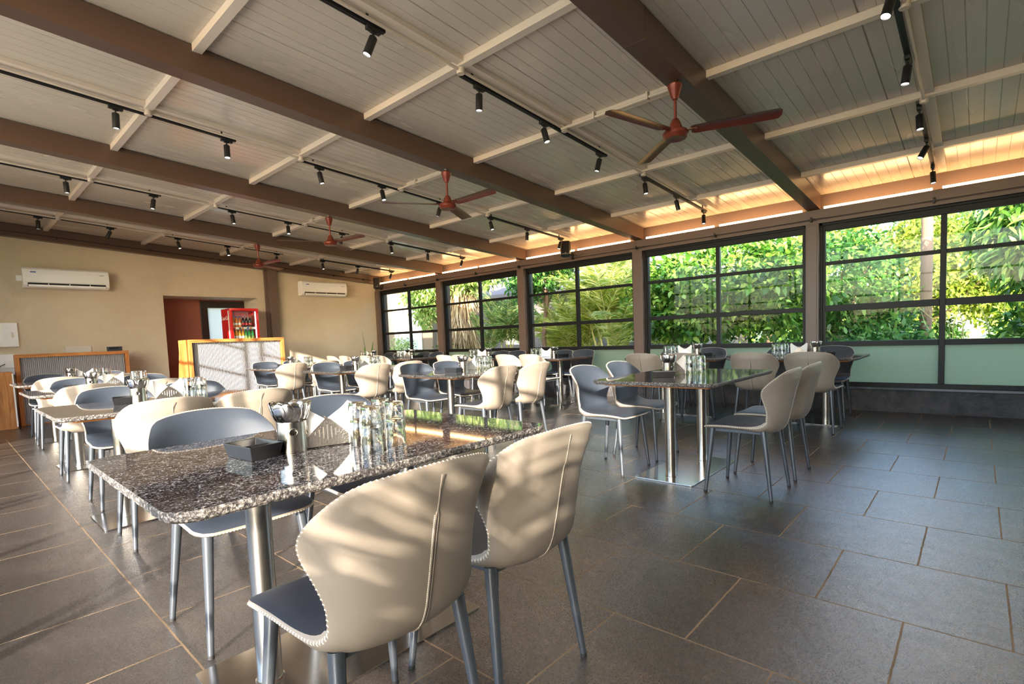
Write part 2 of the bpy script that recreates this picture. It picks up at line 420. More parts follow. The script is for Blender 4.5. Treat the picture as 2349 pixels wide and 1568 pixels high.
# purlins
segs = [YR]+[v for yc in BEAMS for v in (yc-.075, yc+.075)]+[YB-.13]
bays = [(segs[i], segs[i+1]) for i in range(0, len(segs), 2)]
PX = [0.0, 1.37, 2.71, 4.04, 5.47, 6.83]
BAYN = ['bay nearest the camera', 'second bay', 'third bay', 'fourth bay', 'bay next to the back wall']
ORD = ['first', 'second', 'third', 'fourth', 'fifth', 'sixth']
for bi, (ya, yb_) in enumerate(bays):
    for pi, xx in enumerate(PX):
        b = B().box(xx-.03, xx+.03, ya, yb_, zb(xx)+.15, zb(xx)+.205)
        tag(b.build('purlin', 'purlin_paint'), 'cream ceiling batten, %s, %s from the window wall' % (BAYN[bi], ORD[5-pi]), 'batten', 'cream ceiling battens')
# joint strip and conduit along each bay's middle
for bi, (k, yc) in enumerate(MIDS.items()):
    b = B(); b.sbox(XL, 7.7, yc-.10, yc-.03, zb, .165, .199)
    tag(b.build('joint_channel', 'purlin_paint'), 'cream channel running down the ceiling of the %s' % BAYN[bi], 'channel', 'ceiling joint channels')
    t = thing('conduit', 'cream electrical conduit with junction boxes in the %s' % BAYN[bi], 'conduit', (0, yc-.035, 0))
    B().tube([(x, 0, zb(x)+.135) for x in (XL+.1, 2.71)], .011).tube([(x, 0, zb(x)+.135) for x in (2.71, 5.47)], .011).build('pipe', 'pvc', t, True)
    for xx in (1.37, 2.71, 3.98, 5.47):
        q = B().lathe([(0, -.02), (.026, -.02), (.03, -.012), (.03, .02), (0, .02)], 20, (xx, 0, zb(xx)+.13))
        q.build('junction_box', 'pvc', t, True)
    if k != 'a':
        yb2 = BEAMS[bi-1]+.09-(yc-.035)
        q = B().tube([(3.93, 0, zb(3.93)+.12), (3.93, yb2, zb(3.93)+.12)], .011)
        for yy in (-.35, -.85): q.box(3.91, 3.95, yy-.008, yy+.008, zb(3.93)+.10, zb(3.93)+.16)
        q.build('branch_pipe', 'pvc', t, True)

# ------------------------------------------------------------------ window wall (right)
WALLT = .12
b = B().box(7.78, 8.0, YR, YB+.2, 0, .28)
struct(b.build('wall_right', 'stone'))
b = B().box(7.70, 8.02, YR, YB, .28, .305)
struct(b.build('trim_1', 'ledge'))
# lintel beam over windows and the cove behind the LED
b = B().box(7.72, 8.0, YR, YB, 2.40, 2.575); b.box(7.86, 8.0, YR, YB, 2.575, 2.86)
struct(b.build('trim_2', 'post_paint'))
pid = 2
for (a, c_) in POSTS+[(YB-.14, YB)]:
    pid += 1
    b = B().box(7.70, 7.98, a, c_, .305, 2.40)
    b.box(7.695, 7.70, a+.02, c_-.02, .33, 2.38)
    struct(b.build('trim_%d' % pid, 'post_paint', bevel=.004))
wb = [(YR, -3.5), (-3.42, -1.0), (-.92, 1.55)] + [(1.70, 4.05), (4.22, 6.56), (6.73, 9.03), (9.20, 11.50)]
b = B().box(7.70, 7.98, -3.5, -3.42, .305, 2.40).box(7.70, 7.98, -1.0, -.92, .305, 2.40)
pid += 1; struct(b.build('trim_%d' % pid, 'post_paint'))
for wi, (a, c_) in enumerate(wb):
    nm = 'window_%d' % (wi+1)
    root = bpy.data.objects.new(nm, None); COL.objects.link(root); root.location = (7.86, a, .305); struct(root)
    X0, X1 = -.07, -.01; ww = c_-a; H = 2.40-.305
    f = B(); f.box(X0, X1, 0, .055, 0, H); f.box(X0, X1, ww-.055, ww, 0, H)
    f.box(X0, X1, .055, ww-.055, 0, .05); f.box(X0, X1, .055, ww-.055, H-.10, H)
    mid = ww/2
    f.box(X0, X1, mid-.028, mid+.028, .05, H-.10)
    for zc, hh in ((.845, .032), (1.305, .030 if wi > 2 else .04), (1.885, .022)):
        f.box(X0-.004, X1, .055, mid-.028, zc-hh-.305, zc+hh-.305); f.box(X0-.004, X1, mid+.028, ww-.055, zc-hh-.305, zc+hh-.305)
    # inner lips
    f.box(X0-.02, X0, .0, .03, 0, H); f.box(X0-.02, X0, ww-.03, ww, 0, H); f.box(X0-.02, X0, 0, ww, H-.03, H)
    f.build('window_frame', 'window_frame', root, bevel=.003)
    if wi < 2: continue      # the two out-of-view bays are left without panes to admit more skylight
    zs = [(.05, .508), (.572, .96), (1.04, 1.558), (1.602, H-.10)]
    for zi, (z0, z1) in enumerate(zs):
        for (ya, yb_) in ((.055, mid-.028), (mid+.028, ww-.055)):
            q = B().box(-.042, -.038, ya-.004, yb_+.004, z0-.004, z1+.004) if zi == 0 else B().add([(-.04, ya, z0), (-.04, yb_, z0), (-.04, yb_, z1), (-.04, ya, z1)], [(3, 2, 1, 0)])
            q.build('frosted_pane' if zi == 0 else 'clear_pane', 'frosted' if zi == 0 else 'pane', root)
    if wi == 2:
        B().box(X0-.03, X0-.02, .07, .085, 1.1, 1.75).build('window_stay', 'steel', root)
# LED strips: two per bay
lw = [(YR+.1, -1.1), (-.95, .33), (.42, 1.50), (1.75, 2.82), (2.90, 3.98), (4.27, 5.30), (5.38, 6.49), (6.78, 7.78), (7.86, 8.96), (9.25, 10.2), (10.3, 11.4)]
for i, (a, c_) in enumerate(lw):
    o = B().box(7.722, 7.750, a, c_, 2.577, 2.602).build('light_strip', 'led')
    tag(o, 'glowing warm light strip on the ledge above the windows, %s from the back wall' % (['first', 'second', 'third', 'fourth', 'fifth', 'sixth', 'seventh', 'eighth', 'ninth', 'tenth', 'eleventh'][len(lw)-1-i]), 'light', 'cove light strips')
# curtain cables
t = thing('curtain_rail', 'thin black curtain rail along the lintel above the windows', 'rail', (7.66, 0, 2.45))
B().tube([(0, YR, 0), (0, YB-.15, 0)], .006, 6).build('rod', 'black_metal', t)
for yy in (-.9, .4, 1.63, 2.87, 4.13, 5.38, 6.65, 7.85, 9.1, 10.3, 11.3):
    B().box(-.012, .06, yy-.006, yy+.006, -.025, .02).lathe([(0, -.03), (.012, -.03), (.012, -.015), (0, -.015)], 8, (0, yy, 0)).lathe([(0, .015), (.012, .015), (.012, .03), (0, .03)], 8, (0, yy, 0)).build('bracket', 'black_metal', t)
t = thing('curtain_rail', 'thin black curtain rail along the beam over the back wall', 'rail', (0, YB-.17, 0))
B().tube([(x, 0, zb(x)+.06) for x in (XL+.1, 7.6)], .006, 6).build('rod', 'black_metal', t)
for xx in (.3, 1.5, 2.8, 4.0, 5.3, 6.5, 7.3):
    B().box(xx-.006, xx+.006, -.01, .05, zb(xx)+.04, zb(xx)+.075).lathe([(0, -.03), (.012, -.03), (.012, -.015), (0, -.015)], 8, (xx, 0, zb(xx)+.06)).build('bracket', 'black_metal', t)

# ------------------------------------------------------------------ back wall with recess
OX0, OX1, OZ, RD = 2.99, 4.74, 2.15, .75
b = B()
b.box(XL-.2, OX0, YB, YB+.2, 0, 3.4); b.box(OX1, 7.9, YB, YB+.2, 0, 3.2); b.box(OX0, OX1, YB, YB+.2, OZ, 3.4)
b.box(OX1, OX1+.1, YB+.2, YB+RD, 0, OZ+.1); b.box(OX0-.1, OX0, YB+.2, YB+RD, 0, OZ+.1); b.box(OX0-.1, OX1+.1, YB+.2, YB+RD, OZ, OZ+.1)
struct(b.build('wall_back', 'plaster'))
b = B().box(OX0-.1, 3.84, YB+RD, YB+RD+.12, 0, OZ+.1); b.box(3.84, OX1+.1, YB+RD, YB+RD+.12, 2.12, OZ+.1)
struct(b.build('wall_recess', 'recess_paint'))
dr = bpy.data.objects.new('door_1', None); COL.objects.link(dr); dr.location = (3.84, YB+RD, 0); struct(dr)
b = B(); b.box(0, .14, -.03, .06, 0, 2.12); b.box(.80, .94, -.03, .06, 0, 2.12); b.box(.14, .80, -.03, .06, 1.98, 2.12); b.box(.14, .80, -.03, .06, 0, .12)
b.build('door_frame', 'dark_frame', dr, bevel=.004)
B().box(.14, .80, .01, .02, .12, 1.98).build('door_pane', 'opal_glass', dr)
# column on the back wall
b = B(); b.box(4.96, 5.14, YB-.13, YB, 0, 2.76); b.box(4.90, 4.965, YB-.05, YB, 0, 2.76)
struct(b.build('trim_%d' % (pid+1), 'post_paint', bevel=.004)); pid += 1

# ------------------------------------------------------------------ left wall (outside the view): glazed bays, solid near the camera
b = B().box(XL-.2, XL, YR-.2, -1.25, 0, 3.4); b.box(XL-.2, XL, -1.25, YB+.2, 0, .28); b.box(XL-.2, XL, -1.25, YB, 3.28, 3.45)
b.box(XL-.2, XL, 7.95, YB+.2, 0, 3.4)
struct(b.build('wall_left', 'plaster'))
LW = [(-1.25, 1.62), (1.70, 4.12), (4.22, 6.6), (6.73, 7.95)]
for wi, (a, c_) in enumerate(LW):
    root = bpy.data.objects.new('window_%d' % (wi+8), None); COL.objects.link(root); root.location = (XL-.1, a, .28); struct(root)
    f = B(); ww = c_-a; H = 3.0
    f.box(-.03, .03, 0, .04, 0, H); f.box(-.03, .03, ww-.04, ww, 0, H); f.box(-.03, .03, 0, ww, 0, .05); f.box(-.03, .03, 0, ww, H-.03, H)
    for zc in (.86, 1.30, 1.86, 2.33, 2.82): f.box(-.03, .03, .04, ww-.04, zc-.022-.28, zc+.022-.28)
    f.box(-.03, .03, ww/2-.02, ww/2+.02, .05, H-.03)
    f.build('window_frame', 'window_frame', root)
# rear wall behind the camera: solid to full height, holding back fill light
b = B().box(XL-.2, 8.0, YR-.2, YR, 0, 3.5)
struct(b.build('wall_rear', 'plaster'))

# ------------------------------------------------------------------ chairs
def catmull(P, m=12):
    out = []
    P = [np.array(p, float) for p in P]; P = [2*P[0]-P[1]]+P+[2*P[-1]-P[-2]]
    for i in range(1, len(P)-2):
        for k in range(m):
            t = k/m; a, b_, c, d = P[i-1], P[i], P[i+1], P[i+2]
            out.append(.5*((2*b_)+(-a+c)*t+(2*a-5*b_+4*c-d)*t*t+(-a+3*b_-3*c+d)*t**3))
    out.append(P[-2]); return out
# profile: y, z, half width, wrap
KEY = [(.218, .446, .218, .004), (.18, .457, .222, .006), (.07, .460, .218, .008), (-.05, .455, .212, .012), (-.13, .456, .206, .022),
       (-.185, .468, .200, .040), (-.220, .505, .198, .055), (-.240, .560, .201, .064), (-.254, .620, .218, .086), (-.267, .680, .239, .112),
       (-.277, .722, .246, .112), (-.287, .760, .236, .090), (-.297, .800, .215, .056), (-.306, .834, .195, .028)]
CP = np.array(catmull(KEY, 10)); seg = np.r_[0, np.cumsum(np.hypot(*np.diff(CP[:, :2], axis=0).T))]; LEN = seg[-1]
def shell_rows():
    d = list(np.linspace(0, .05, 6)**1)+list(np.linspace(.07, LEN-.09, 30))+list(LEN-np.linspace(.075, 0, 9))
    return d
ROWS = shell_rows()
def shell_pt(s, u):
    y, z, w, c = [np.interp(s, seg, CP[:, i]) for i in range(4)]
    r0, r1 = .050, .042
    if s < r0: w = w-r0+math.sqrt(max(0, r0*r0-(r0-s)**2))
    if LEN-s < r1: q = LEN-s; w = w-r1+math.sqrt(max(0, r1*r1-(r1-q)**2))
    e = 1e-3; y2, z2 = [np.interp(min(LEN, s+e), seg, CP[:, i]) for i in (0, 1)]; y1, z1 = [np.interp(max(0, s-e), seg, CP[:, i]) for i in (0, 1)]
    ty, tz = y2-y1, z2-z1; L = math.hypot(ty, tz); ty /= L; tz /= L
    ny, nz = tz, -ty            # inner normal: up on the seat, forward on the back
    k = c*abs(u)**2.2; bk = min(1, max(0, (s-.40)/.10))
    return Vector((u*w, y+ny*k, z+nz*k*(1-bk)-bk*.012*u*u*(s/LEN)**3)), Vector((0, ny, nz))
NU = 18
def build_chair():
    t = thing('dining_chair', 'chair', 'chair')
    us = [-1+2*i/NU for i in range(NU+1)]
    # crowd the columns towards the edges
    us = [math.copysign(abs(u)**.8, u) for u in us]
    inner, outer = [], []
    nr = len(ROWS)
    for j, s in enumerate(ROWS):
        ri, ro = [], []
        for i, u in enumerate(us):
            p, n_ = shell_pt(s, u)
            eu = min(1, (1-abs(u))/.25); es = min(1, min(s, LEN-s)/.06)
            pad = .010*(math.sqrt(max(0, eu))*math.sqrt(max(0, es)))
            th = .016+.014*min(eu, 1)*min(es, 1)+.020*math.exp(-((s-.385)/.075)**2)
            crease = .006*math.exp(-((s-.44)/.02)**2)
            ri.append(p+n_*(pad-crease)); ro.append(p-n_*th)
        inner.append(ri); outer.append(ro)
    jn = min(range(nr), key=lambda j: abs(ROWS[j]-.44))
    def gridmesh(rows, flip):
        b = B(); w = NU+1
        vs = [p for r in rows for p in r]
        fs = [(j*w+i, j*w+i+1, (j+1)*w+i+1, (j+1)*w+i) for j in range(len(rows)-1) for i in range(NU)]
        if flip: fs = [f[::-1] for f in fs]
        return b.add(vs, fs)
    gridmesh(inner[:jn+1], True).build('seat', 'grey_leather', t, True)
    gridmesh(inner[jn:], True).build('backrest', 'grey_leather', t, True)
    b = gridmesh(outer, False)
    loop = [(0, i) for i in range(NU)]+[(j, NU) for j in range(nr-1)]+[(nr-1, i) for i in range(NU, 0, -1)]+[(j, 0) for j in range(nr-1, 0, -1)]
    li = [inner[j][i] for j, i in loop]; lo = [outer[j][i] for j, i in loop]
    mid = []
    L = len(loop); cen = Vector((0, 0, 0))
    outv = []
    for k in range(L):
        tg = (lo[(k+1) % L]-lo[k-1]).normalized(); j, i = loop[k]
        _, nn = shell_pt(ROWS[j], us[i]); o_ = nn.cross(tg).normalized(); outv.append(o_)
        mid.append((li[k]+lo[k])/2+o_*.006)
    b.add(li+mid+lo, [(k, (k+1) % L, L+(k+1) % L, L+k) for k in range(L)]+[(L+k, L+(k+1) % L, 2*L+(k+1) % L, 2*L+k) for k in range(L)])
    b.build('shell', 'beige_leather', t, True)
    # whip stitching: crossed threads over the rim
    def resample(P, step):
        P = P+[P[0]]; ds = [0]
        for a, c in zip(P, P[1:]): ds.append(ds[-1]+(c-a).length)
        n = int(ds[-1]/step); n += n % 2; out = []
        k = 0
        for q in range(n):
            x = ds[-1]*q/n
            while ds[k+1] < x: k += 1
            f = (x-ds[k])/(ds[k+1]-ds[k]+1e-9); out.append(P[k].lerp(P[k+1], f))
        return out
    midl = [m_+o_*.0002 for m_, o_ in zip(mid, outv)]
    inn = [a+(b_-a)*.12-o_*.0005+(a-b_).normalized()*.0004 for a, b_, o_ in zip(li, lo, outv)]
    out = [b_+(a-b_).normalized()*.001-o_*.0035+(b_-a).normalized()*.0003 for a, b_, o_ in zip(li, lo, outv)]
    n0 = 200
    def rs(P):
        PP = P+[P[0]]; ds = [0]
        base = mid+[mid[0]]
        for a, c in zip(base, base[1:]): ds.append(ds[-1]+(c-a).length)
        res_ = []; k = 0
        for q in range(n0):
            x = ds[-1]*q/n0
            while ds[k+1] < x: k += 1
            f = (x-ds[k])/(ds[k+1]-ds[k]+1e-9); res_.append(PP[k].lerp(PP[k+1], f))
        return res_
    ri, rm, ro = rs(inn), rs(midl), rs(out)
    b = B()
    for ph in (0, 1):
        pts = []
        for q in range(n0):
            pts.append(ri[q] if (q+ph) % 2 == 0 else ro[q]); pts.append((rm[q]+rm[(q+1) % n0])/2)
        b.tube(pts, .0012, 4, closed=True)
    b.build('stitching', 'thread', t)
    # centre seam on the outer back: raised welt, dark slot in the lower part, thread
    def op(s, u, off):
        p, n_ = shell_pt(s, u); return p-n_*(.030+.020*math.exp(-((s-.385)/.075)**2)+off)
    b = B(); b.tube([op(s, 0, .0005) for s in np.linspace(LEN-.10, LEN-.012, 12)], .0018, 6)
    ss = np.linspace(.40, LEN-.10, 30)
    for du in (-.016, .016): b.tube([op(s, du*min(1, (LEN-.10-s)/.02+.3), .0005) for s in ss], .0024, 6)
    b.build('seam_welt', 'beige_leather', t, True)
    b = B(); b.tube([op(s, 0, .0008) for s in ss], .0020, 6); b.build('seam_slot', 'seam_dark', t, True)
    b = B(); sq = np.linspace(.42, LEN-.11, 60)
    for q in range(0, 60, 1):
        s = sq[q]; b.tube([op(s, -.026, .0012), op(s+.0035, -.034, .0008)], .0008, 3)
    b.build('seam_thread', 'thread', t)
    # under-frame
    b = B(); b.box(-.17, .17, .13, .155, .415, .437); b.box(-.17, .17, -.165, -.14, .415, .437); b.box(-.17, -.15, -.15, .14, .415, .437); b.box(.15, .17, -.15, .14, .415, .437)
    b.build('seat_frame', 'leg_metal', t, bevel=.003)
    for sx in (-1, 1):
        for (ya, yf) in ((.165, .205), (-.155, -.208)):
            q = B().cyl((sx*.172, ya, .440), (sx*.206, yf, .012), .0195, .0108, 20)
            lg = q.build('leg', 'leg_metal', t, True)
            B().cyl((sx*.206, yf, .013), (sx*.2068, yf*1.004, 0.0), .0112, .0112, 16).build('foot_pad', 'rubber', lg, True)
    return t
chair0 = build_chair()

# ------------------------------------------------------------------ tables
def rrect(lx, ly, r, n=6):
    P = []
    for (cx, cy, a0) in ((lx/2-r, ly/2-r, 0), (-lx/2+r, ly/2-r, 90), (-lx/2+r, -ly/2+r, 180), (lx/2-r, -ly/2+r, 270)):
        for k in range(n+1):
            a = R(a0+90*k/n); P.append((cx+r*math.cos(a), cy+r*math.sin(a)))
    return P
def dense(P, step=.012):
    out = []
    for a, c in zip(P, P[1:]+P[:1]):
        L = math.hypot(c[0]-a[0], c[1]-a[1]); n = max(1, int(L/step))
        for k in range(n): out.append((a[0]+(c[0]-a[0])*k/n, a[1]+(c[1]-a[1])*k/n))
    return out
def build_table(lx=1.28, ly=.90):
    t = thing('dining_table', 'table', 'table')
    rnd = random.Random(3)
    P = dense(rrect(lx, ly, .065)); n = len(P)
    b = B(); zt, zbm = .750, .722
    b.add([(x, y, zt) for x, y in [(p[0]*.9955, p[1]*.994) for p in P]], [tuple(range(n))], 0)
    b.add([(x*.985, y*.98, zbm) for x, y in P], [tuple(range(n-1, -1, -1))], 0)
    levels = [(.9955, .994, zt, 0), (.9995, .999, zt-.003, .001), (1.0, 1.0, zt-.009, .0025), (.999, .9985, zt-.016, .003), (.996, .994, zt-.022, .003), (.985, .98, zbm, .0)]
    vs = []
    for (sx, sy, z, am) in levels:
        for (x, y) in P:
            q = 1+rnd.uniform(-am, am); vs.append((x*sx*q, y*sy*q, z+rnd.uniform(-am, am)*.4))
    fs = [(l*n+i, (l+1)*n+i, (l+1)*n+(i+1) % n, l*n+(i+1) % n) for l in range(len(levels)-1) for i in range(n)]
    b.add(vs, fs, 1)
    b.build('tabletop', ['granite', 'granite_edge'], t)
    B().prism(rrect(lx-.16, ly-.12, .02, 3), .708, .7215).build('underlay_board', 'plywood', t, bevel=.002)
    for sx in (-1, 1):
        q = B(); q.cyl((sx*.29, 0, .008), (sx*.29, 0, .706), .038, .038, 36)
        q.lathe([(.0385, .008), (.044, .008), (.044, .012), (.0385, .014)], 36, (sx*.29, 0, 0))
        q.box(sx*.29-.1, sx*.29+.1, -.1, .1, .7025, .708)
        q.build('pedestal', 'steel', t, True)
    B().prism(rrect(.89, .44, .012, 3), 0.0005, .008).build('base_plate', 'chrome', t, bevel=.0015)
    return t
table0 = build_table()

# ------------------------------------------------------------------ tableware prototypes
def arc_poly(cx, cy, r, n=24): return [(cx+r*math.cos(2*PI*i/n), cy+r*math.sin(2*PI*i/n)) for i in range(n)]
def build_canister():
    t = thing('cutlery_holder', 'holder', 'cutlery holder')
    nth, nz, rr, hh = 96, 30, .047, .100; b = B(); vs = []
    hs = [(R(a), .068, .0115) for a in (250, 330, 50, 130)]
    for j in range(nz+1):
        for i in range(nth):
            a = 2*PI*i/nth; vs.append((rr*math.cos(a), rr*math.sin(a), hh*j/nz))
    fs = []
    for j in range(nz):
        for i in range(nth):
            a = 2*PI*(i+.5)/nth; z = hh*(j+.5)/nz
            if any(math.hypot(((a-h+PI) % (2*PI)-PI)*rr, z-hz) < hr for h, hz, hr in hs): continue
            fs.append((j*nth+i, j*nth+(i+1) % nth, (j+1)*nth+(i+1) % nth, (j+1)*nth+i))
    b.add(vs, fs)
    for h, hz, hr in hs:
        b.tube([((rr+.0002)*math.cos(h+hr*math.cos(q)/rr), (rr+.0002)*math.sin(h+hr*math.cos(q)/rr), hz+hr*math.sin(q)) for q in [2*PI*k/28 for k in range(28)]], .0017, 5, closed=True)
    b.lathe([(0, .0), (rr, 0), (rr, .003), (0, .004)], 48)
    b.tube([(rr*math.cos(2*PI*k/48), rr*math.sin(2*PI*k/48), hh) for k in range(48)], .0012, 5, closed=True)
    b.build('canister', 'steel', t, True); return t
def build_spoon():
    # handle down, bowl up
    b = B(); nu, nv = 10, 14
    def bowl(u, v):
        a = 2*PI*u; zz = v; w = .0225*math.sqrt(max(0, 1-(2*v-1)**2))*(1+.15*v)
        x = w*math.cos(a); z = .098+.070*v
        dpt = .0095*math.sqrt(max(0, 1-(2*v-1)**2)) * (1 if math.sin(a) < 0 else .75)
        return (x, dpt*math.sin(a)*-1-(.0 if math.sin(a) < 0 else .003), z)
    b.grid(bowl, 16, nv)
    b.tube([(0, 0, .0), (0, 0, .03), (0, -.001, .07), (0, -.002, .104)], .0028, 6, rads=[.0048, .0036, .0024, .0030])
    o = b.build('spoon', 'chrome', None, True); tag(o, 'spoon', 'spoon'); return o
def build_fork():
    b = B(); b.tube([(0, 0, 0), (0, 0, .07), (0, -.002, .112)], .0028, 6, rads=[.0048, .0024, .003])
    b.box(-.010, .010, -.003, -.001, .110, .122)
    for k in range(4):
        x = -.0085+k*.0057; b.tube([(x, -.002, .12), (x, -.004, .14), (x, -.001, .158)], .0013, 5)
    o = b.build('fork', 'chrome', None, True); tag(o, 'fork', 'fork'); return o
def build_napkin_holder():
    t = thing('napkin_holder', 'holder', 'napkin holder')
    # curved triangular plates with seven slots, one each side
    L, Hh = .084, .098; pts = []
    for k in range(15):
        q = k/14; pts.append((-L+L*q, .006+(Hh-.006)*(q**.78)*(1-.0*q)))
    out = [(-L, 0)]+pts+[(-x, y) for x, y in reversed(pts[:-1])]+[(L, 0)]
    holes = []
    for k in range(7):
        x = (k-3)*.0135; hgt = [.012, .026, .040, .054, .040, .026, .012][k]; c = .045
        holes.append([(x-.0022, c-hgt/2), (x+.0022, c-hgt/2), (x+.0022, c+hgt/2), (x-.0022, c+hgt/2)])
    for sgn in (-1, 1):
        me = flat_curve([out], .0014, holes)
        me.transform(Matrix.Translation((0, sgn*.018, .004)) @ Matrix.Rotation(R(90), 4, 'X'))
        meshobj('side_plate', me, 'hammered', t)
    B().grid(lambda u, v: ((u-.5)*.166, (v-.5)*.036, .004+.006*(1-(2*u-1)**2)), 16, 2).box(-.084, -.080, -.018, .018, .0, .01).box(.080, .084, -.018, .018, .0, .01).build('base_bridge', 'hammered', t, True)
    return t
m = N('hammered_steel'); vo = m.n('ShaderNodeTexVoronoi'); vo.inputs['Scale'].default_value = 170; m.l(m.pos(True), vo.inputs['Vector'])
m.set(Base_Color=s2l((196, 190, 182)), Metallic=1.0, Roughness=.28); m.bump(vo.outputs['Distance'], .5, .002); M['hammered'] = m.m
def build_napkin():
    # folded napkin standing in the holder, its two corners up, a notch between
    b = B(); P = [(-.082, .012), (-.083, .152), (-.060, .130), (0, .092), (.060, .130), (.083, .152), (.082, .012)]
    me = flat_curve([P], .0016)
    me.transform(Matrix.Rotation(R(90), 4, 'X'))
    o = meshobj('napkin', me, 'paper_napkin'); tag(o, 'napkin', 'napkin'); return o
def build_tumbler():
    # upside-down ribbed tumbler
    b = B(); n = 36; h = .090
    prof = [(.0355, 0), (.0352, .03), (.0325, .06), (.0300, .084), (.0285, .090), (.0, .0902)]
    inner = [(0, .080), (.0255, .080), (.0275, .074), (.0305, .055), (.0333, .025), (.0337, .0)]
    vs = []; full = [(prof[-1])]+[p for p in reversed(prof[:-1])]+[p for p in reversed(inner)]
    L = len(full)
    for (r, z) in full:
        for i in range(n):
            a = 2*PI*i/n; rr = r*(1+.012*(1 if i % 3 == 0 else 0)*(1 if .02 < z < .088 else 0)); vs.append((rr*math.cos(a), rr*math.sin(a), z))
    b.add(vs, [(j*n+i, (j+1)*n+i, (j+1)*n+(i+1) % n, j*n+(i+1) % n) for j in range(L-1) for i in range(n)])
    o = b.build('tumbler', 'glass', None, True); tag(o, 'tumbler', 'glass'); return o
def build_tray():
    t = thing('condiment_tray', 'tray', 'tray')
    b = B(); w0, l0, w1, l1, h = .092, .145, .108, .165, .045
    def ring(w, l, z): return [(-w/2, -l/2, z), (w/2, -l/2, z), (w/2, l/2, z), (-w/2, l/2, z)]
    R_ = [ring(w0, l0, 0), ring(w1, l1, h), ring(w1-.006, l1-.006, h), ring(w0-.008, l0-.008, .004)]
    vs = [p for r in R_ for p in r]
    fs = [(3, 2, 1, 0)]+[(k*4+i, k*4+(i+1) % 4, (k+1)*4+(i+1) % 4, (k+1)*4+i) for k in range(3) for i in range(4)]+[(12, 13, 14, 15)]
    b.add(vs, fs); b.build('tray_body', 'black_plastic', t, bevel=.003)
    B().box(-.046, .046, -.002, .002, .004, .036).build('divider', 'black_plastic', t)
    return t
def build_sachet():
    b = B(); b.grid(lambda u, v: ((u-.5)*.045, (v-.5)*.07, .004*math.sin(PI*u)*math.sin(PI*v)), 6, 8).grid(lambda u, v: ((u-.5)*.045, (v-.5)*.07, -.003*math.sin(PI*u)*math.sin(PI*v)), 6, 8, flip=True)
    o = b.build('sachet', 'tumbler', None, True); tag(o, 'sachet', 'sachet'); return o
can0, spoon0, fork0, nh0, nap0, tum0, tray0, sach0 = build_canister(), build_spoon(), build_fork(), build_napkin_holder(), build_napkin(), build_tumbler(), build_tray(), build_sachet()

ZT = .7505
def tableset(tdesc, cx, cy, rz, lay, glasses, nsp=9, seed=0):
    rnd = random.Random(seed); ca, sa = math.cos(rz), math.sin(rz)
    def W_(x, y): return (cx+ca*x-sa*y, cy+sa*x+ca*y)
    tx, ty, ta = lay['tray']; x, y = W_(tx, ty); place(tray0, (x, y, ZT), rz+ta, 'black plastic condiment tray on %s' % tdesc)
    if seed < 3:
        place(sach0, (x+.01, y-.03, ZT+.024), 1.0+rz, 'clear sachet in the black tray on %s' % tdesc, None, rx=(.5, .1))
    hx, hy = lay['can']; x, y = W_(hx, hy); place(can0, (x, y, ZT), rz+lay.get('canrot', 0), 'round steel cutlery holder on %s' % tdesc)
    for k in range(nsp):
        a = 2*PI*k/nsp+rnd.uniform(-.1, .1); rr = .020
        lean = R(rnd.uniform(14, 18))
        tz = a-PI/2 if True else 0
        # bowl faces outwards, top leans outwards
        Mx = Matrix.Translation((x+rr*math.cos(a)*.6, y+rr*math.sin(a)*.6, ZT+.006)) @ Matrix.Rotation(a+PI/2, 4, 'Z') @ Matrix.Rotation(lean, 4, 'X')
        pr = spoon0 if k % 4 != 3 or nsp < 9 else fork0
        o = place(pr, (0, 0, 0), 0, ('steel spoon, bowl up, in the cutlery holder on %s' if pr is spoon0 else 'steel fork, tines up, in the cutlery holder on %s') % tdesc, ('spoons in the holder on %s' if pr is spoon0 else 'forks in the holder on %s') % tdesc)
        o.matrix_basis = Mx
        av = (math.degrees(a)-math.degrees(YAW)+90) % 360      # 0 = to the right in the view, 90 = away
        dn_ = ['right', 'back right', 'backwards', 'back left', 'left', 'front left', 'forwards', 'front right'][int(((av+22.5) % 360)//45)]
        o['label'] = ('steel spoon leaning %s in the holder on %s' if pr is spoon0 else 'steel fork leaning %s in the holder on %s') % (dn_, tdesc)
    nx, ny, na = lay['nap']; x, y = W_(nx, ny); place(nh0, (x, y, ZT), rz+na, 'slotted steel napkin holder on %s' % tdesc)
    nn = 6 if seed < 3 else 4
    for k in range(nn):
        o_ = (k-(nn-1)/2)*.0048; ang = rz+na
        xx, yy = x-math.sin(ang)*o_, y+math.cos(ang)*o_
        front = -math.sin(ang)*math.cos(YAW)+math.cos(ang)*math.sin(YAW) > 0
        q_ = k if front else nn-1-k
        wd_ = 'frontmost' if q_ == 0 else 'rearmost' if q_ == nn-1 else ['', 'second', 'third', 'fourth', 'fifth'][q_]
        o = place(nap0, (0, 0, 0), 0, '%s white paper napkin in the holder on %s' % (wd_, tdesc), 'napkins in the holder on %s' % tdesc)
        o.matrix_basis = Matrix.Translation((xx, yy, ZT-.003)) @ Matrix.Rotation(ang, 4, 'Z') @ Matrix.Rotation(R(rnd.uniform(-3, 3)), 4, 'Y') @ Matrix.Rotation(R((k-(nn-1)/2)*1.2), 4, 'X')
    for gi, (gx, gy) in enumerate(glasses):
        x, y = W_(gx, gy); nm = ['first', 'second', 'third', 'fourth', 'fifth', 'sixth'][gi]
        for lv in (0, 1):
            place(tum0, (x, y, ZT+.0005+lv*.0570), rnd.uniform(0, 6), '%s tumbler, %s stack from the napkins, on %s' % (['lower', 'upper'][lv], nm, tdesc), 'tumblers on %s' % tdesc)

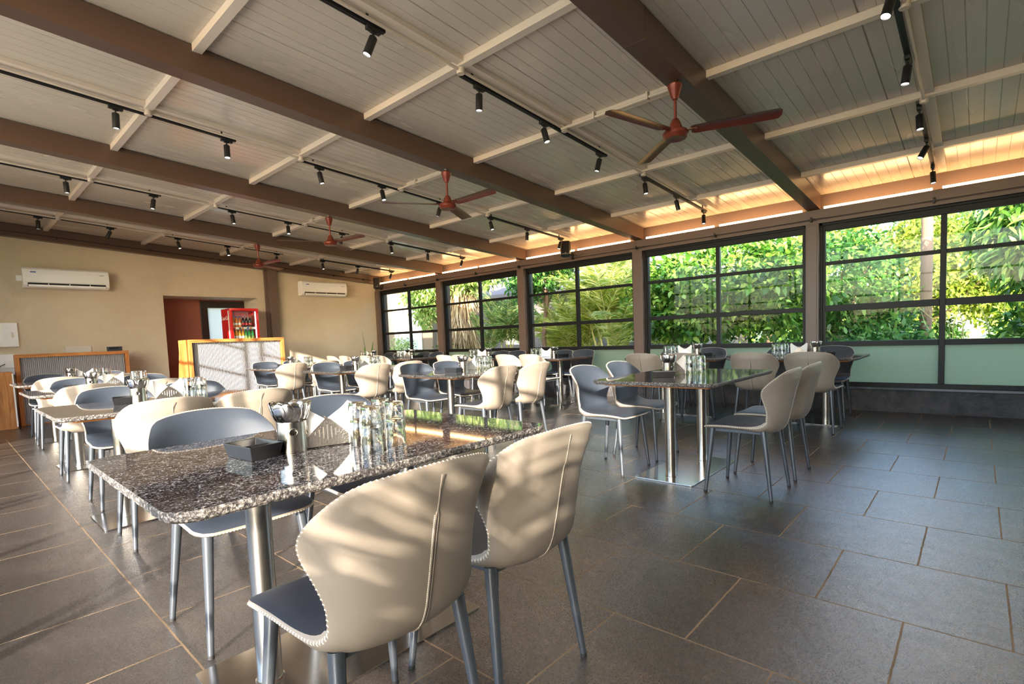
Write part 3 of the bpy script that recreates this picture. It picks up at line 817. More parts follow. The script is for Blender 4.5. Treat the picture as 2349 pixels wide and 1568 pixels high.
TBL = {
 'T1': (.95, 1.72, 0, 'the nearest foreground table'),
 'T2': (3.92, 1.70, 0, 'the table right of centre'),
 'M1': (3.90, 4.14, 0, 'the first centre-row table'),
 'M2': (3.92, 6.36, 0, 'the second centre-row table'),
 'M3': (4.02, 8.52, 0, 'the centre-row table nearest the counter'),
 'L2': (1.06, 4.20, 0, 'the second left-row table'),
 'L3': (1.16, 6.54, 0, 'the third left-row table'),
 'L4': (1.25, 8.85, 0, 'the table beside the low partition'),
 'W2': (6.66, 1.56, PI/2, 'the rightmost window table'),
 'W1': (6.66, 2.92, PI/2, 'the second window table from the right'),
 'W3': (6.66, 5.27, PI/2, 'the third window table from the right'),
 'W4': (6.66, 6.75, PI/2, 'the fourth window table from the right'),
 'W5': (6.66, 9.00, PI/2, 'the fifth window table from the right'),
 'W6': (6.66, 10.42, PI/2, 'the window table in the far corner'),
}
for k, (x, y, rz, d) in TBL.items():
    t = place(table0, (x, y, 0), rz, 'dark granite dining table on steel pedestals, %s' % d.replace('the ', '', 1), 'granite restaurant tables')
    if k == 'T1': t.scale = (1.02, 1.03, 1)
# tableware layouts in table coordinates
STD = dict(tray=(-.20, .05, 0), can=(-.08, -.01), nap=(.05, .0, -.1))
G4 = [(.17, -.05), (.18, .05), (.25, -.04), (.26, .06)]
tableset(TBL['T1'][3], .95, 1.72, 0, dict(tray=(-.295, .00, .12), can=(-.18, -.03), canrot=0.0, nap=(-.073, -.055, -.27)), [(-.045+.0, -.29), (-.005, -.15), (.07, -.254), (.105, -.12)], 14, 0)
tableset(TBL['T2'][3], 3.92, 1.70, 0, dict(tray=(-.25, .07, .5), can=(-.10, .10), nap=(-.01, .09, -.75)), [(.02, -.02), (.05, -.10), (.10, .0)], 11, 1)
tableset(TBL['M1'][3], 3.90, 4.14, 0, dict(tray=(-.22, .03, .2), can=(-.06, .04), nap=(.07, .08, -.15)), [(.16, -.08), (.17, .02), (.24, -.06), (.25, .04)], 10, 2)
tableset(TBL['M2'][3], 3.92, 6.36, 0, STD, G4, 8, 3)
tableset(TBL['M3'][3], 4.02, 8.52, 0, STD, G4, 8, 4)
tableset(TBL['L2'][3], 1.06, 4.20, 0, dict(tray=(-.24, .12, -.2), can=(-.16, .05), nap=(.02, .06, -.1)), [(.13, .0), (.15, .09), (.21, .0), (.22, .09)], 10, 5)
tableset(TBL['L3'][3], 1.16, 6.54, 0, dict(tray=(-.28, .05, .2), can=(-.15, .0), nap=(.03, .03, -.1)), [(.20, .0), (.27, -.03), (.24, .08)], 9, 6)
tableset(TBL['L4'][3], 1.25, 8.85, 0, dict(tray=(-.24, .05, 0), can=(-.09, .0), nap=(.06, .03, -.1)), [(.19, .0), (.26, .0), (.31, .05)], 8, 7)
WL = dict(tray=(-.33, -.05, .1), can=(-.19, .0), nap=(-.02, .0, .35))
for i, k in enumerate(('W2', 'W1', 'W3', 'W4', 'W5', 'W6')):
    x, y, rz, d = TBL[k]
    tableset(d, x, y, rz, WL, [(.13, -.04), (.14, .05), (.21, -.03), (.22, .06)], 8, 8+i)

# chairs: (table, dx, dy, rotation, wording)
CH = [
 ('T1', -.25, -.545, 0, 'near left seat'), ('T1', .245, -.525, 0, 'near right seat'),
 ('T1', -.18, .50, PI, 'far left seat'), ('T1', .38, .50, PI, 'far right seat'),
 ('T2', -.29, -.545, 0, 'near left seat'), ('T2', .28, -.545, 0, 'near right seat'),
 ('T2', -.27, .51, PI, 'far left seat'), ('T2', .29, .51, PI, 'far right seat'),
 ('M1', -.34, -.545, 0, 'near left seat'), ('M1', .17, -.545, 0, 'near right seat'),
 ('M1', -.20, .47, PI, 'far left seat'), ('M1', .29, .47, PI, 'far right seat'),
 ('M2', -.28, -.545, 0, 'near left seat'), ('M2', .23, -.545, 0, 'near right seat'),
 ('M2', -.12, .47, PI, 'far left seat'), ('M2', .36, .47, PI, 'far right seat'),
 ('M3', -.40, -.50, 0, 'near left seat'), ('M3', .15, -.50, 0, 'near right seat'),
 ('M3', -.20, .47, PI, 'far left seat'), ('M3', .33, .47, PI, 'far right seat'),
 ('L2', -.20, -.56, 0, 'near left seat'), ('L2', .28, -.56, 0, 'near right seat'),
 ('L2', -.17, .50, PI, 'far left seat'), ('L2', .36, .50, PI, 'far right seat'),
 ('L3', -.28, -.54, 0, 'near left seat'), ('L3', .26, -.54, 0, 'near right seat'),
 ('L3', -.16, .50, PI, 'far left seat'), ('L3', .55-.1, .50, PI, 'far right seat'),
 ('L4', -.30, -.54, 0, 'near left seat'), ('L4', .26, -.54, 0, 'near right seat'),
 ('L4', -.26, .50, PI, 'far left seat'), ('L4', .40, .50, PI, 'far right seat'),
]
for k, ya, yb_ in (('W2', (-.30, .25), (-.22, .29)), ('W1', (-.33, .19), (-.08, .42)), ('W3', (-.35, .14), (-.25, .19)), ('W4', (-.30, .10), (-.22, .20)), ('W5', (-.20, .30), (-.10, .36)), ('W6', (-.30, .26), (-.2, .3))):
    for dy, w in zip(ya, ('right', 'left')): CH.append((k, -.55, dy, -PI/2, 'aisle-side %s seat' % w))
    for dy, w in zip(yb_, ('right', 'left')): CH.append((k, .49, dy, PI/2, 'window-side %s seat' % w))
rnd = random.Random(11)
for k, dx, dy, rz, w in CH:
    x, y, _, d = TBL[k]
    side = 'showing its beige back' if rz in (0, -PI/2) else 'showing its grey inside'
    place(chair0, (x+dx, y+dy, 0), rz+R(rnd.uniform(-1.5, 1.5)), 'chair %s, %s at %s' % (side, w, d), 'two-tone leather dining chairs')

# ------------------------------------------------------------------ lighting tracks and spotlights
SX = [1.15, 2.0, 2.93, 3.72, 4.62, 5.57, 6.40, 7.28]
TR = [(-.3, 2.08), (2.74, 4.74), (5.47, 7.36)]
TILT = {'a': [0, -.2, -.1, -.35, -.1, 0, -.55, 0], 'b': [0, -.35, 0, .28, -.22, .12, .28, 0], 'c': [0, .12, .25, .25, -.28, .28, 0, -.25],
        'd': [.08, -.05, .2, .15, -.25, .2, 0, -.2], 'e': [0, -.45, .3, .3, -.3, .22, -.15, -.25]}
def build_spot():
    t = thing('track_spotlight', 'spot', 'spotlight')
    B().box(-.050, .050, -.017, .017, -.026, 0).box(-.02, .02, -.012, .012, -.034, -.026).build('adapter', 'black_metal', t, bevel=.003)
    B().cyl((0, 0, -.03), (0, 0, -.062), .006, .006, 10).build('stem', 'black_metal', t, True)
    return t
def build_can():
    h = B().lathe([(0, .006), (.022, .006), (.0265, 0), (.0265, -.118), (.0235, -.118), (.0235, -.108)], 28).build('housing', 'black_metal', None, True)
    l = B().lathe([(0, -.110), (.0235, -.108)], 28).build('lens', 'lens', h, True)
    return h
ld = bpy.data.lights.new('spot_beam', 'SPOT'); ld.energy = SPOT_W; ld.color = (1.0, .93, .84); ld.spot_size = R(110); ld.spot_blend = .9; ld.shadow_soft_size = .03
spot0 = build_spot(); can_h = build_can()
lb = bpy.data.objects.new('spot_beam', ld); COL.objects.link(lb); lb.parent = can_h; lb.location = (0, 0, -.125)
can_h.parent = spot0; can_h.location = (0, 0, -.062)
rtv = Vector((math.sin(YAW), -math.cos(YAW), 0))
fwv = Vector((math.cos(YAW), math.sin(YAW), 0))
for bi, (k, yc) in enumerate(MIDS.items()):
    for ti, (a, c_) in enumerate(TR):
        b = B(); b.sbox(a, c_, yc-.017, yc+.017, zb, .118, .142); b.sbox(a, c_, yc-.013, yc-.004, zb, .116, .118); b.sbox(a, c_, yc+.004, yc+.013, zb, .116, .118)
        for xx in (a+.12, c_-.12): b.box(xx-.006, xx+.006, yc-.006, yc+.006, zb(xx)+.14, zb(xx)+.2)
        tag(b.build('lighting_track', 'black_metal'), 'black lighting track, %s, %s run from the window wall' % (BAYN[bi], ORD[2-ti]), 'track', 'black lighting tracks')
    for si, xx in enumerate(SX):
        o = place(spot0, (xx, yc, zb(xx)+.117), 0, 'black track spotlight, %s, %s from the window wall' % (BAYN[bi], (ORD+['seventh', 'eighth'])[7-si]), 'black track spotlights')
        o.rotation_euler = (0, math.atan(.0635), 0)
        d_ = (Vector((0, 0, -1))+rtv*TILT[k][si]+fwv*(-.10 if si % 2 else .05)).normalized()
        hh = [c for c in o.children if c.name.startswith('housing')][0]
        hh.rotation_euler = d_.to_track_quat('-Z', 'Y').to_euler()

# ------------------------------------------------------------------ ceiling fans
def build_fan():
    t = thing('ceiling_fan', 'fan', 'ceiling fan')     # origin at the beam underside
    B().lathe([(0, -.008), (.020, -.008), (.022, -.02), (.046, -.022), (.052, -.030), (.050, -.042), (.047, -.046), (.047, -.052), (.043, -.058), (.030, -.105), (.022, -.118), (.020, -.126), (.010, -.13), (0, -.13)], 32).build('canopy', 'fan_paint', t, True)
    B().cyl((0, 0, 0), (0, 0, -.02), .006, .006, 10).box(-.03, .03, -.012, .012, -.003, .004).build('hook', 'steel', t, True)
    B().cyl((0, 0, -.12), (0, 0, -.27), .0105, .0105, 16).build('downrod', 'fan_paint', t, True)
    B().lathe([(.010, -.255), (.022, -.262), (.034, -.285), (.048, -.325), (.052, -.333), (.03, -.336)], 32).build('lower_cup', 'fan_paint', t, True)
    hz = -.36
    B().lathe([(0, -.334), (.055, -.336), (.078, -.342), (.086, -.350), (.089, -.360), (.089, -.372), (.083, -.378), (.078, -.384), (.080, -.390), (.070, -.398), (.050, -.398), (.030, -.392), (0, -.392)], 48).build('motor_housing', 'fan_paint', t, True)
    for k in range(3):
        a = 2*PI*k/3
        b = B(); L0, L1 = .105, .675
        def bl(u, v):
            x = L0+(L1-L0)*v; w = .054+.010*v
            if v > .94: w *= math.sqrt(max(.05, 1-((v-.94)/.06)**2*.75))
            if v < .04: w *= .75+.25*v/.04
            yy = (u-.5)*2*w
            z = -.345-.012*yy/.06-.010*(abs(yy)/.06)**2*(1 if yy < 0 else .4)
            return (x, yy, z)
        b.grid(bl, 8, 24); b.grid(lambda u, v: (bl(u, v)[0], bl(u, v)[1], bl(u, v)[2]-.0022), 8, 24, flip=True)
        b.xform(Matrix.Rotation(a, 4, 'Z'))
        bo = b.build('blade', 'fan_paint', t, True)
        q = B().box(.07, .145, -.016, .016, -.350, -.346)
        for (xx, yy) in ((.118, -.018), (.118, .018), (.138, 0)): q.lathe([(0, -.354), (.005, -.354), (.005, -.346)], 10, (xx, yy, 0))
        q.xform(Matrix.Rotation(a, 4, 'Z')); q.build('blade_bracket', 'fan_paint', bo, True)
    me = text_mesh('Crompton', .012); me.transform(Matrix.Translation((0, -.0485, -.05)) @ Matrix.Rotation(R(90), 4, 'X'))
    return t, me
fan0, fme = build_fan(); bpy.data.meshes.remove(fme)
B().box(-.018, .018, -.0505, -.0455, -.041, -.034).xform(Matrix.Rotation(R(20), 4, 'Z')).build('maker_mark', 'white_paint', fan0)
FA = [(3.63, 1.625, 0), (3.68, 4.135, 1), (3.74, 6.645, 2), (3.78, 9.115, 3)]
FANROT = [R(48), R(29), R(37), R(33)]
for (x, y, i) in FA:
    place(fan0, (x, y, zb(x)), FANROT[i], 'copper brown three-blade ceiling fan under the roof beam, %s' % ['nearest and largest', 'second from the camera', 'third from the camera', 'farthest, before the wall column'][i], 'brown ceiling fans')

# ------------------------------------------------------------------ speakers
def build_speaker(tp):
    t = thing('wall_speaker', 'speaker', 'speaker')
    P = [(-.07, -.05), (.07, -.05), (.095, .02), (.05, .085), (-.05, .085), (-.095, .02)]
    B().prism(P, -.13, .13).build('cabinet', 'black_plastic', t, bevel=.012)
    B().box(-.062, .062, -.056, -.049, -.115, .115).build('grille', 'black_metal', t, bevel=.004)
    B().box(-.012, .012, -.0575, -.0555, -.108, -.100).build('badge', 'white_paint', t)
    return t
sp0 = build_speaker(0)
def wspk(x, y, z, rz, tilt, label, arm):
    o = place(sp0, (x, y, z), rz, label, None, rx=(tilt, 0)); return o
wspk(7.50, 5.40, 2.60, R(-55), R(-18), 'black wall speaker hung at the ceiling before the middle windows', 1)
wspk(7.55, 11.28, 2.58, R(-35), R(-14), 'black wall speaker in the far corner above the windows', 2)
# their brackets
for i, (y, ) in enumerate(((5.40,), (11.28,))):
    t = thing('speaker_bracket', ['black bracket arm holding the middle speaker to the lintel', 'black bracket arm holding the corner speaker to the lintel'][i], 'bracket', (7.72, y, 2.5))
    B().tube([(0, 0, 0), (-.05, 0, .0), (-.12, 0, .06)], .008, 8).lathe([(0, -.03), (.02, -.03), (.02, .03), (0, .03)], 14).build('arm', 'black_metal', t, True)
    B().tube([(0, -.02, .02), (.0, -.12, -.03), (-.0, -.24, .01)], .004, 6).build('cable', 'black_metal', t, True)

# ------------------------------------------------------------------ air conditioners
def build_ac():
    t = thing('air_conditioner', 'ac', 'air conditioner')    # origin bottom-left of the back; faces -y
    W_, H_, D_ = 1.12, .33, .22
    P = [(0, 0), (0, H_), (-D_*.80, H_-.004), (-D_*.95, H_-.03), (-D_, H_-.10), (-D_, .10), (-D_*.93, .045), (-D_*.70, .008)]
    b = B(); b.prism(P, 0, W_)
    b.xform(Matrix(((0, 0, 1, 0), (1, 0, 0, 0), (0, 1, 0, 0), (0, 0, 0, 1))))
    b.build('casing', 'white_plastic', t, bevel=.008)
    B().box(.05, W_-.05, -D_-.003, -D_+.004, .088, .092).build('panel_line', 'off_white', t)
    B().box(.055, W_-.055, -D_*.96-.006, -D_*.80, .022, .082).build('air_outlet', 'black_plastic', t)
    l = B().box(.06, W_-.06, -D_-.012, -D_+.0, .018, .052).build('louvre', 'white_plastic', t, bevel=.003)
    for k in range(3): B().box(.3+k*.27, .315+k*.27, -D_-.006, -D_+.01, .05, .075).build('louvre_hinge', 'off_white', l)
    B().box(.095, .165, -D_-.0015, -D_+.001, H_-.085, H_-.068).build('blue_emblem', 'blue_mark', t)
    B().box(W_-.14, W_-.07, -D_-.0012, -D_+.001, H_-.092, H_-.086).build('grey_emblem', 'ink', t)
    for k in range(6): B().box(.05+k*.17, .19+k*.17, -D_*.72, -D_*.2, H_-.001, H_+.004).build('intake_grille', 'off_white', t)
    return t
ac0 = build_ac()
a1 = place(ac0, (1.02, YB-.004, 2.20), 0, 'white split air conditioner with open louvre at the left of the back wall', 'wall air conditioners')
a2 = place(ac0, (5.66, YB-.004, 2.225), 0, 'white split air conditioner right of the column on the back wall', 'wall air conditioners')
b = B().box(.95, 1.02, YB-.12, YB-.10, 2.31, 2.40); tag(b.build('cover_plate', 'white_plastic', bevel=.002), 'small white cover plate at the left end of the left air conditioner', 'cover plate')

# ------------------------------------------------------------------ wall boards, switches
t = thing('switchboard_cabinet', 'white metal distribution board with a taped notice on the back wall', 'switchboard', (.30, YB, 1.255))
B().box(0, .61, -.06, -.001, 0, .385).build('cabinet_door', 'white_plastic', t, bevel=.004)
q = B().box(.12, .43, -.0615, -.0600, .085, .360).build('notice', 'paper', t)
b = B()
for r_ in range(9): b.box(.15, .15+.24*(1-.25*(r_ % 3)), -.0622, -.0614, .33-r_*.018, .334-r_*.018)
b.build('printed_lines', 'ink', q)
B().box(.53, .56, -.066, -.060, .15, .23).build('latch', 'off_white', t, bevel=.002)
t = thing('switchboard_cabinet', 'lower white metal board with a cable, above the wooden cabinet', 'switchboard', (.30, YB, .80))
B().box(0, .55, -.06, -.001, 0, .335).build('cabinet_door', 'white_plastic', t, bevel=.004)
B().box(.42, .56, -.10, -.058, .12, .24).build('socket_box', 'white_paint', t, bevel=.003)
B().tube([(.42, -.10, .18), (.36, -.12, .15), (.33, -.14, .06), (.24, -.15, .03)], .006, 8).build('cable', 'black_plastic', t, True)
tag(B().box(1.48, 1.83, YB-.03, YB-.001, .95, 1.235).build('blank_plate', 'off_white', bevel=.003), 'beige blank cover plate on the back wall above the low partition', 'cover plate')
t = thing('wall_switch', 'grey switch plate on the back wall above the low partition', 'switch', (2.05, YB, 1.10))
B().box(0, .225, -.015, -.001, 0, .105).build('switch_plate', 'ledge', t, bevel=.002)
B().box(.03, .17, -.02, -.014, .06, .09).build('socket_row', 'black_plastic', t)

# ------------------------------------------------------------------ fluted screens
def fluted(x0, x1, z0, z1, depth=.012, pitch=.0235):
    n = int((x1-x0)/pitch); b = B()
    nu = n*8
    b.grid(lambda u, v: (x0+(x1-x0)*u, -depth*abs(math.sin(PI*n*u))**.7, z0+(z1-z0)*v), nu, 1)
    return b
def framed_screen(name, label, cat, x, y, w, h, d):
    t = thing(name, label, cat, (x, y, 0))
    fw_ = .055
    B().box(0, w, 0, d, h-fw_, h).build('top_rail', 'wood_h', t, bevel=.003)
    B().box(0, fw_, 0, d, 0, h-fw_).build('side_post', 'wood', t, bevel=.003)
    B().box(w-fw_, w, 0, d, 0, h-fw_).build('side_post', 'wood', t, bevel=.003)
    fluted(fw_, w-fw_, .02, h-fw_).xform(Matrix.Translation((0, .075, 0))).build('fluted_panel', 'flute', t)
    B().box(fw_, w-fw_, .08, d-.002, .0, h-fw_).build('backing_board', 'wood', t)
    return t
framed_screen('low_partition', 'low partition with grey fluted panel in a wooden frame at the left', 'partition', .80, 11.10, 1.46, 1.125, .14)
ct = framed_screen('reception_counter', 'reception counter with a grey fluted front in a wooden frame', 'counter', 2.88, 10.0, 1.64, 1.265, .55)
P = [(0, 0), (-.03, .0), (-.05, .25), (-.085, .33), (-.10, .62), (-.075, .95), (-.05, 1.20), (0, 1.20)]
b = B().prism([(x+.0, z) for x, z in P], 0, .03)
b.xform(Matrix(((1, 0, 0, 0), (0, 0, 1, .28), (0, 1, 0, 0), (0, 0, 0, 1)))); b.build('shaped_side_panel', 'wood', ct, bevel=.003)
t = thing('storage_cabinet', 'warm wood storage cabinet at the far left edge', 'cabinet', (-.2, 10.85, 0))
B().box(0, .95, 0, .5, 0, .865).build('cabinet_body', 'wood', t, bevel=.003)
B().box(.935, .953, -.004, .0, .03, .84).build('edge_strip', 'white_paint', t)

# ------------------------------------------------------------------ drinks fridge
FXX, FY, FZ = 3.98, 11.14, 0.0
t = thing('drinks_fridge', 'red glass-door drinks fridge behind the reception counter', 'fridge', (FXX, FY, FZ))
fw_, fd_, fh_ = .56, .46, 1.89
b = B(); b.box(0, .035, .03, fd_, 0, fh_); b.box(fw_-.035, fw_, .03, fd_, 0, fh_); b.box(.035, fw_-.035, fd_-.03, fd_, 0, fh_); b.box(.035, fw_-.035, .03, fd_-.03, fh_-.05, fh_); b.box(.035, fw_-.035, .03, fd_-.03, 0, 1.08)
b.build('cabinet', 'red_paint', t, bevel=.004)
dd = B(); dd.box(0, .05, 0, .03, .2, fh_); dd.box(fw_-.05, fw_, 0, .03, .2, fh_); dd.box(.05, fw_-.05, 0, .03, fh_-.04, fh_); dd.box(.05, fw_-.05, 0, .03, .2, 1.10)
dd = dd.build('door', 'red_paint', t, bevel=.004)
B().box(.05, fw_-.05, .012, .016, 1.10, fh_-.04).build('door_glass', 'fridge_pane', dd)
B().box(fw_-.062, fw_-.05, .02, .05, 1.12, fh_-.06).build('light_tube', 'fridge_light', t)
B().box(.036, fw_-.036, fd_-.035, fd_-.031, 1.09, fh_-.05).build('liner', 'white_paint', t)
B().box(.06, fw_-.07, .05, fd_-.04, 1.485, 1.495).box(.06, fw_-.07, .045, .05, 1.47, 1.515).build('shelf', 'white_plastic', t)
B().box(-.001, .0, .05, .10, .2, 1.85).build('white_side_band', 'white_paint', t)
me = text_mesh('Coca‑Cola', .11, .0008, .35, .85); meshobj('side_lettering', me, 'white_paint', t, Matrix.Translation((-.003, .26, 1.70)) @ Matrix.Rotation(R(-90), 4, 'Z') @ Matrix.Rotation(R(90), 4, 'X'))
me = text_mesh('Coca‑Cola', .105, .0008, .35, .85); meshobj('glass_lettering', me, 'red_paint', dd, Matrix.Translation((.27, .009, 1.775)) @ Matrix.Rotation(R(90), 4, 'X'))
for k, nm_ in enumerate(('price_tag',)*8):
    B().box(.07+k*.052, .108+k*.052, .042, .045, 1.475, 1.508).build('price_tag', ['red_paint', 'white_paint', 'leaf_dark', 'plywood', 'white_paint', 'blue_mark', 'plywood', 'white_paint'][k], t)
M['drink_orange'] = plain('orange_drink', (206, 112, 34), .2); M['drink_cola'] = plain('cola', (32, 14, 12), .15)
M['drink_yellow'] = plain('mango_drink', (228, 160, 40), .2); M['drink_green'] = plain('green_bottle', (40, 150, 70), .15)
def bottle(body, label, cap, lab, cat, loc, s=1.0):
    t = thing('drink_bottle', lab, 'bottle', loc, 0, cat)
    B().lathe([(0, 0), (.026*s, 0), (.029*s, .01), (.029*s, .11), (.027*s, .125), (.029*s, .14), (.024*s, .175), (.013*s, .205), (.012*s, .222)], 18).build('bottle_body', body, t, True)
    B().lathe([(.0298*s, .06), (.0298*s, .105)], 18).build('bottle_label', label, t, True)
    B().lathe([(.014*s, .218), (.0145*s, .238), (0, .24)], 14).build('bottle_cap', cap, t, True)
pl = ['leftmost', 'second', 'third', 'fourth', 'fifth', 'rightmost']
for k in range(3): bottle('drink_orange', 'white_paint', 'blue_mark', 'orange drink bottle with a blue cap on the upper fridge shelf, %s of three' % ['left', 'middle', 'right'][k], 'orange bottles in the fridge', (FXX+.085+k*.066, FY+.10, FZ+1.4955))
for k in range(3): bottle('drink_cola', 'red_paint', 'red_paint', 'dark cola bottle with a red label on the upper fridge shelf, %s of three' % ['left', 'middle', 'right'][k], 'cola bottles in the fridge', (FXX+.285+k*.066, FY+.10, FZ+1.4955))
for k in range(4): bottle('drink_yellow', 'white_paint', 'red_paint', 'yellow juice bottle with a red cap on the lower fridge shelf, %s of four' % ['leftmost', 'second', 'third', 'rightmost'][k], 'juice bottles in the fridge', (FXX+.075+k*.064, FY+.10, FZ+1.232), .95)
for k in range(3): bottle('drink_green', 'leaf_pale', 'blue_mark', 'green lemonade bottle with a blue cap on the lower fridge shelf, %s of three' % ['left', 'middle', 'right'][k], 'green bottles in the fridge', (FXX+.325+k*.063, FY+.10, FZ+1.232))
B().box(.06, fw_-.07, .05, fd_-.04, 1.221, 1.2315).build('shelf', 'white_plastic', t)

# ------------------------------------------------------------------ potted plant in the far corner
t = thing('potted_plant', 'green leafy plant in a pot standing in the far window corner', 'plant', (7.25, 11.35, 0))
B().lathe([(0, 0), (.11, 0), (.15, .30), (.16, .30), (.16, .33), (.14, .33), (.13, .28), (0, .28)], 28).build('plant_pot', 'white_paint', t, True)
def strap(b, p0, d, L, w, droop, n=10, roll=0):
    d = Vector(d).normalized(); side = d.cross(Vector((0, 0, 1))); side = side.normalized() if side.length > .01 else Vector((1, 0, 0))
    p = Vector(p0); vs = []
    for k in range(n+1):
        q = k/n; ww = w*math.sin(PI*min(1, .12+q*.88))**.8
        vs += [p-side*ww, p+side*ww]; p = p+d*(L/n); d = (d+Vector((0, 0, -droop/n))).normalized()
    b.add(vs, [(2*i, 2*i+1, 2*i+3, 2*i+2) for i in range(n)])
b = B()
for (dx, dy, L, w, dr) in ((-.5, -.3, .62, .035, .5), (.15, -.2, .70, .06, .3), (.45, .1, .55, .045, .6), (-.2, .2, .95, .03, -.1), (.7, -.4, .5, .07, .9), (0, .5, .5, .05, .6), (-.1, -.5, .42, .08, .4)):
    strap(b, (0, 0, .29), (dx*.5, dy*.5, 1), L, w, dr)
b.build('foliage', 'leaf', t, True); t.scale = (1.2, 1.2, 1.15)

# ------------------------------------------------------------------ garden outside
def np_mesh(name, V, F, mat):
    me = bpy.data.meshes.new(name); nv = len(V); nf = len(F); k = F.shape[1]
    me.vertices.add(nv); me.vertices.foreach_set('co', V.astype(np.float32).ravel())
    me.loops.add(nf*k); me.loops.foreach_set('vertex_index', F.astype(np.int32).ravel())
    me.polygons.add(nf); me.polygons.foreach_set('loop_start', np.arange(0, nf*k, k, dtype=np.int32))
    me.update(calc_edges=True); me.materials.append(M[mat]); return me
def leaves(rng, P, D, L, Wd, fold=.25, curl=.3):
    # P base points, D directions, L lengths: each leaf = 4 quads folded on the midrib, pointed tip
    n = len(P); D = D/np.linalg.norm(D, axis=1, keepdims=True)
    up = np.tile([0, 0, 1.], (n, 1))+rng.normal(0, .5, (n, 3))
    sd = np.cross(D, up); sd /= np.linalg.norm(sd, axis=1, keepdims=True)+1e-9
    nr = np.cross(sd, D)
    L = L[:, None]; Wd = Wd[:, None]
    mid = P+D*L*.45+nr*L*.06; tip = P+D*L-nr*L*curl*.5
    a1 = P+D*L*.30+sd*Wd-nr*Wd*fold*-1; a2 = P+D*L*.62+sd*Wd*.8+nr*Wd*fold-nr*L*curl*.12
    b1 = P+D*L*.30-sd*Wd+nr*Wd*fold; b2 = P+D*L*.62-sd*Wd*.8+nr*Wd*fold-nr*L*curl*.12
    V = np.stack([P, a1, a2, tip, b2, b1, mid], 1).reshape(-1, 3)
    o = (np.arange(n)*7)[:, None]
    F = np.concatenate([o+[0, 1, 2, 6], o+[6, 2, 3, 3], o+[0, 6, 4, 5], o+[6, 3, 4, 4]], 0)
    Q = np.concatenate([o+[0, 1, 2], o+[0, 2, 6], o+[6, 2, 3], o+[0, 6, 4], o+[0, 4, 5], o+[6, 3, 4]], 0)
    return V, Q
def crown(name, seed, blobs, ncl, per, L, W_, mat, parent, spread=.28, down=.35):
    rng = np.random.default_rng(seed); Vs = []; Fs = []; off = 0
    vol = np.array([b_[3]*b_[4]*b_[5] for b_ in blobs])**(2/3); vol = vol/vol.sum()
    for b_, fr in zip(blobs, vol):
        n = max(4, int(ncl*fr)); d = rng.normal(0, 1, (n, 3)); d /= np.linalg.norm(d, axis=1, keepdims=True)
        r = rng.uniform(.45, 1.0, (n, 1))**.5
        r = r*(1+.15*np.sin(d[:, :1]*7+seed)*np.cos(d[:, 1:2]*6))
        C = np.array(b_[:3])+d*r*np.array(b_[3:6])
        tw = d+rng.normal(0, .6, (n, 3)); tw /= np.linalg.norm(tw, axis=1, keepdims=True)
        P = np.repeat(C, per, 0)+np.repeat(tw, per, 0)*rng.uniform(-1, 1, (n*per, 1))*spread*.6+rng.normal(0, spread*.3, (n*per, 3))
        D = np.repeat(tw, per, 0)*.6+rng.normal(0, .7, (n*per, 3))+np.array([0, 0, -down])
        V, F = leaves(rng, P, D, L*rng.uniform(.6, 1.2, n*per), W_*rng.uniform(.7, 1.2, n*per))
        Vs.append(V); Fs.append(F+off); off += len(V)
    me = np_mesh(name, np.concatenate(Vs), np.concatenate(Fs), mat)
    o = bpy.data.objects.new(name, me); COL.objects.link(o); o.parent = parent; return o
def trunk(parent, pts, r0, r1, name='trunk', mat='bark', extra=()):
    b = B(); n = len(pts); b.tube(pts, r0, 12, rads=[r0+(r1-r0)*i/(n-1) for i in range(n)])
    for q in extra: b.tube(q, r1, 8, rads=[r1*.8*(1-.6*i/(len(q)-1)) for i in range(len(q))])
    return b.build(name, mat, parent, True)
GZ = -.10
struct(B().box(8.02, 90, -60, 90, GZ-.2, GZ).box(-90, -1.82, -60, 90, GZ-.2, GZ).box(-1.82, 8.02, -60, -4.5, GZ-.2, GZ).box(-1.82, 8.02, 13.9, 90, GZ-.2, GZ).build('ground', 'lawn'))
b = B().box(13.2, 16.5, -40, 8.5, GZ, GZ+.02); struct(b.build('path', 'path'))
struct(B().box(8.02, 9.6, -20, 20, GZ, GZ+.02).build('bounce_strip', 'bounce_grey'))  # strip added along the wall so the bounced light is less green
struct(B().box(-12, -1.82, -12, 20, GZ, GZ+.03).box(-1.82, 8.02, -9, -4.42, GZ, GZ+.03).build('bounce_terrace', 'bounce_terrace'))  # unseen paving added to bounce sunlight up onto the ceiling

def tree(label, cat, x, y, blobs, ncl, per, L, W_, mat, h, tr=.09, seed=1, name='broadleaf_tree', fork=True, group=None, **k):
    t = thing(name, label, cat, (x, y, GZ), 0, group)
    ex = []
    rr = random.Random(seed)
    if fork:
        for q in range(7):
            a = rr.uniform(0, 6.3); z0 = h*rr.uniform(.45, .95); bl = blobs[q % len(blobs)]
            ex.append([(0, 0, z0), (math.cos(a)*.25+bl[0]*.3, math.sin(a)*.25+bl[1]*.3, z0+.35), (bl[0]+math.cos(a)*bl[3]*.5, bl[1]+math.sin(a)*bl[4]*.5, bl[2]+bl[5]*.3)])
    trunk(t, [(0, 0, 0), (.05*rr.uniform(-1, 1), .08, h*.4), (.02, -.03, h*.75), (0, 0, h)], tr, tr*.45, extra=ex)
    crown('foliage', seed, blobs, ncl, per, L, W_, mat, t, **k); return t
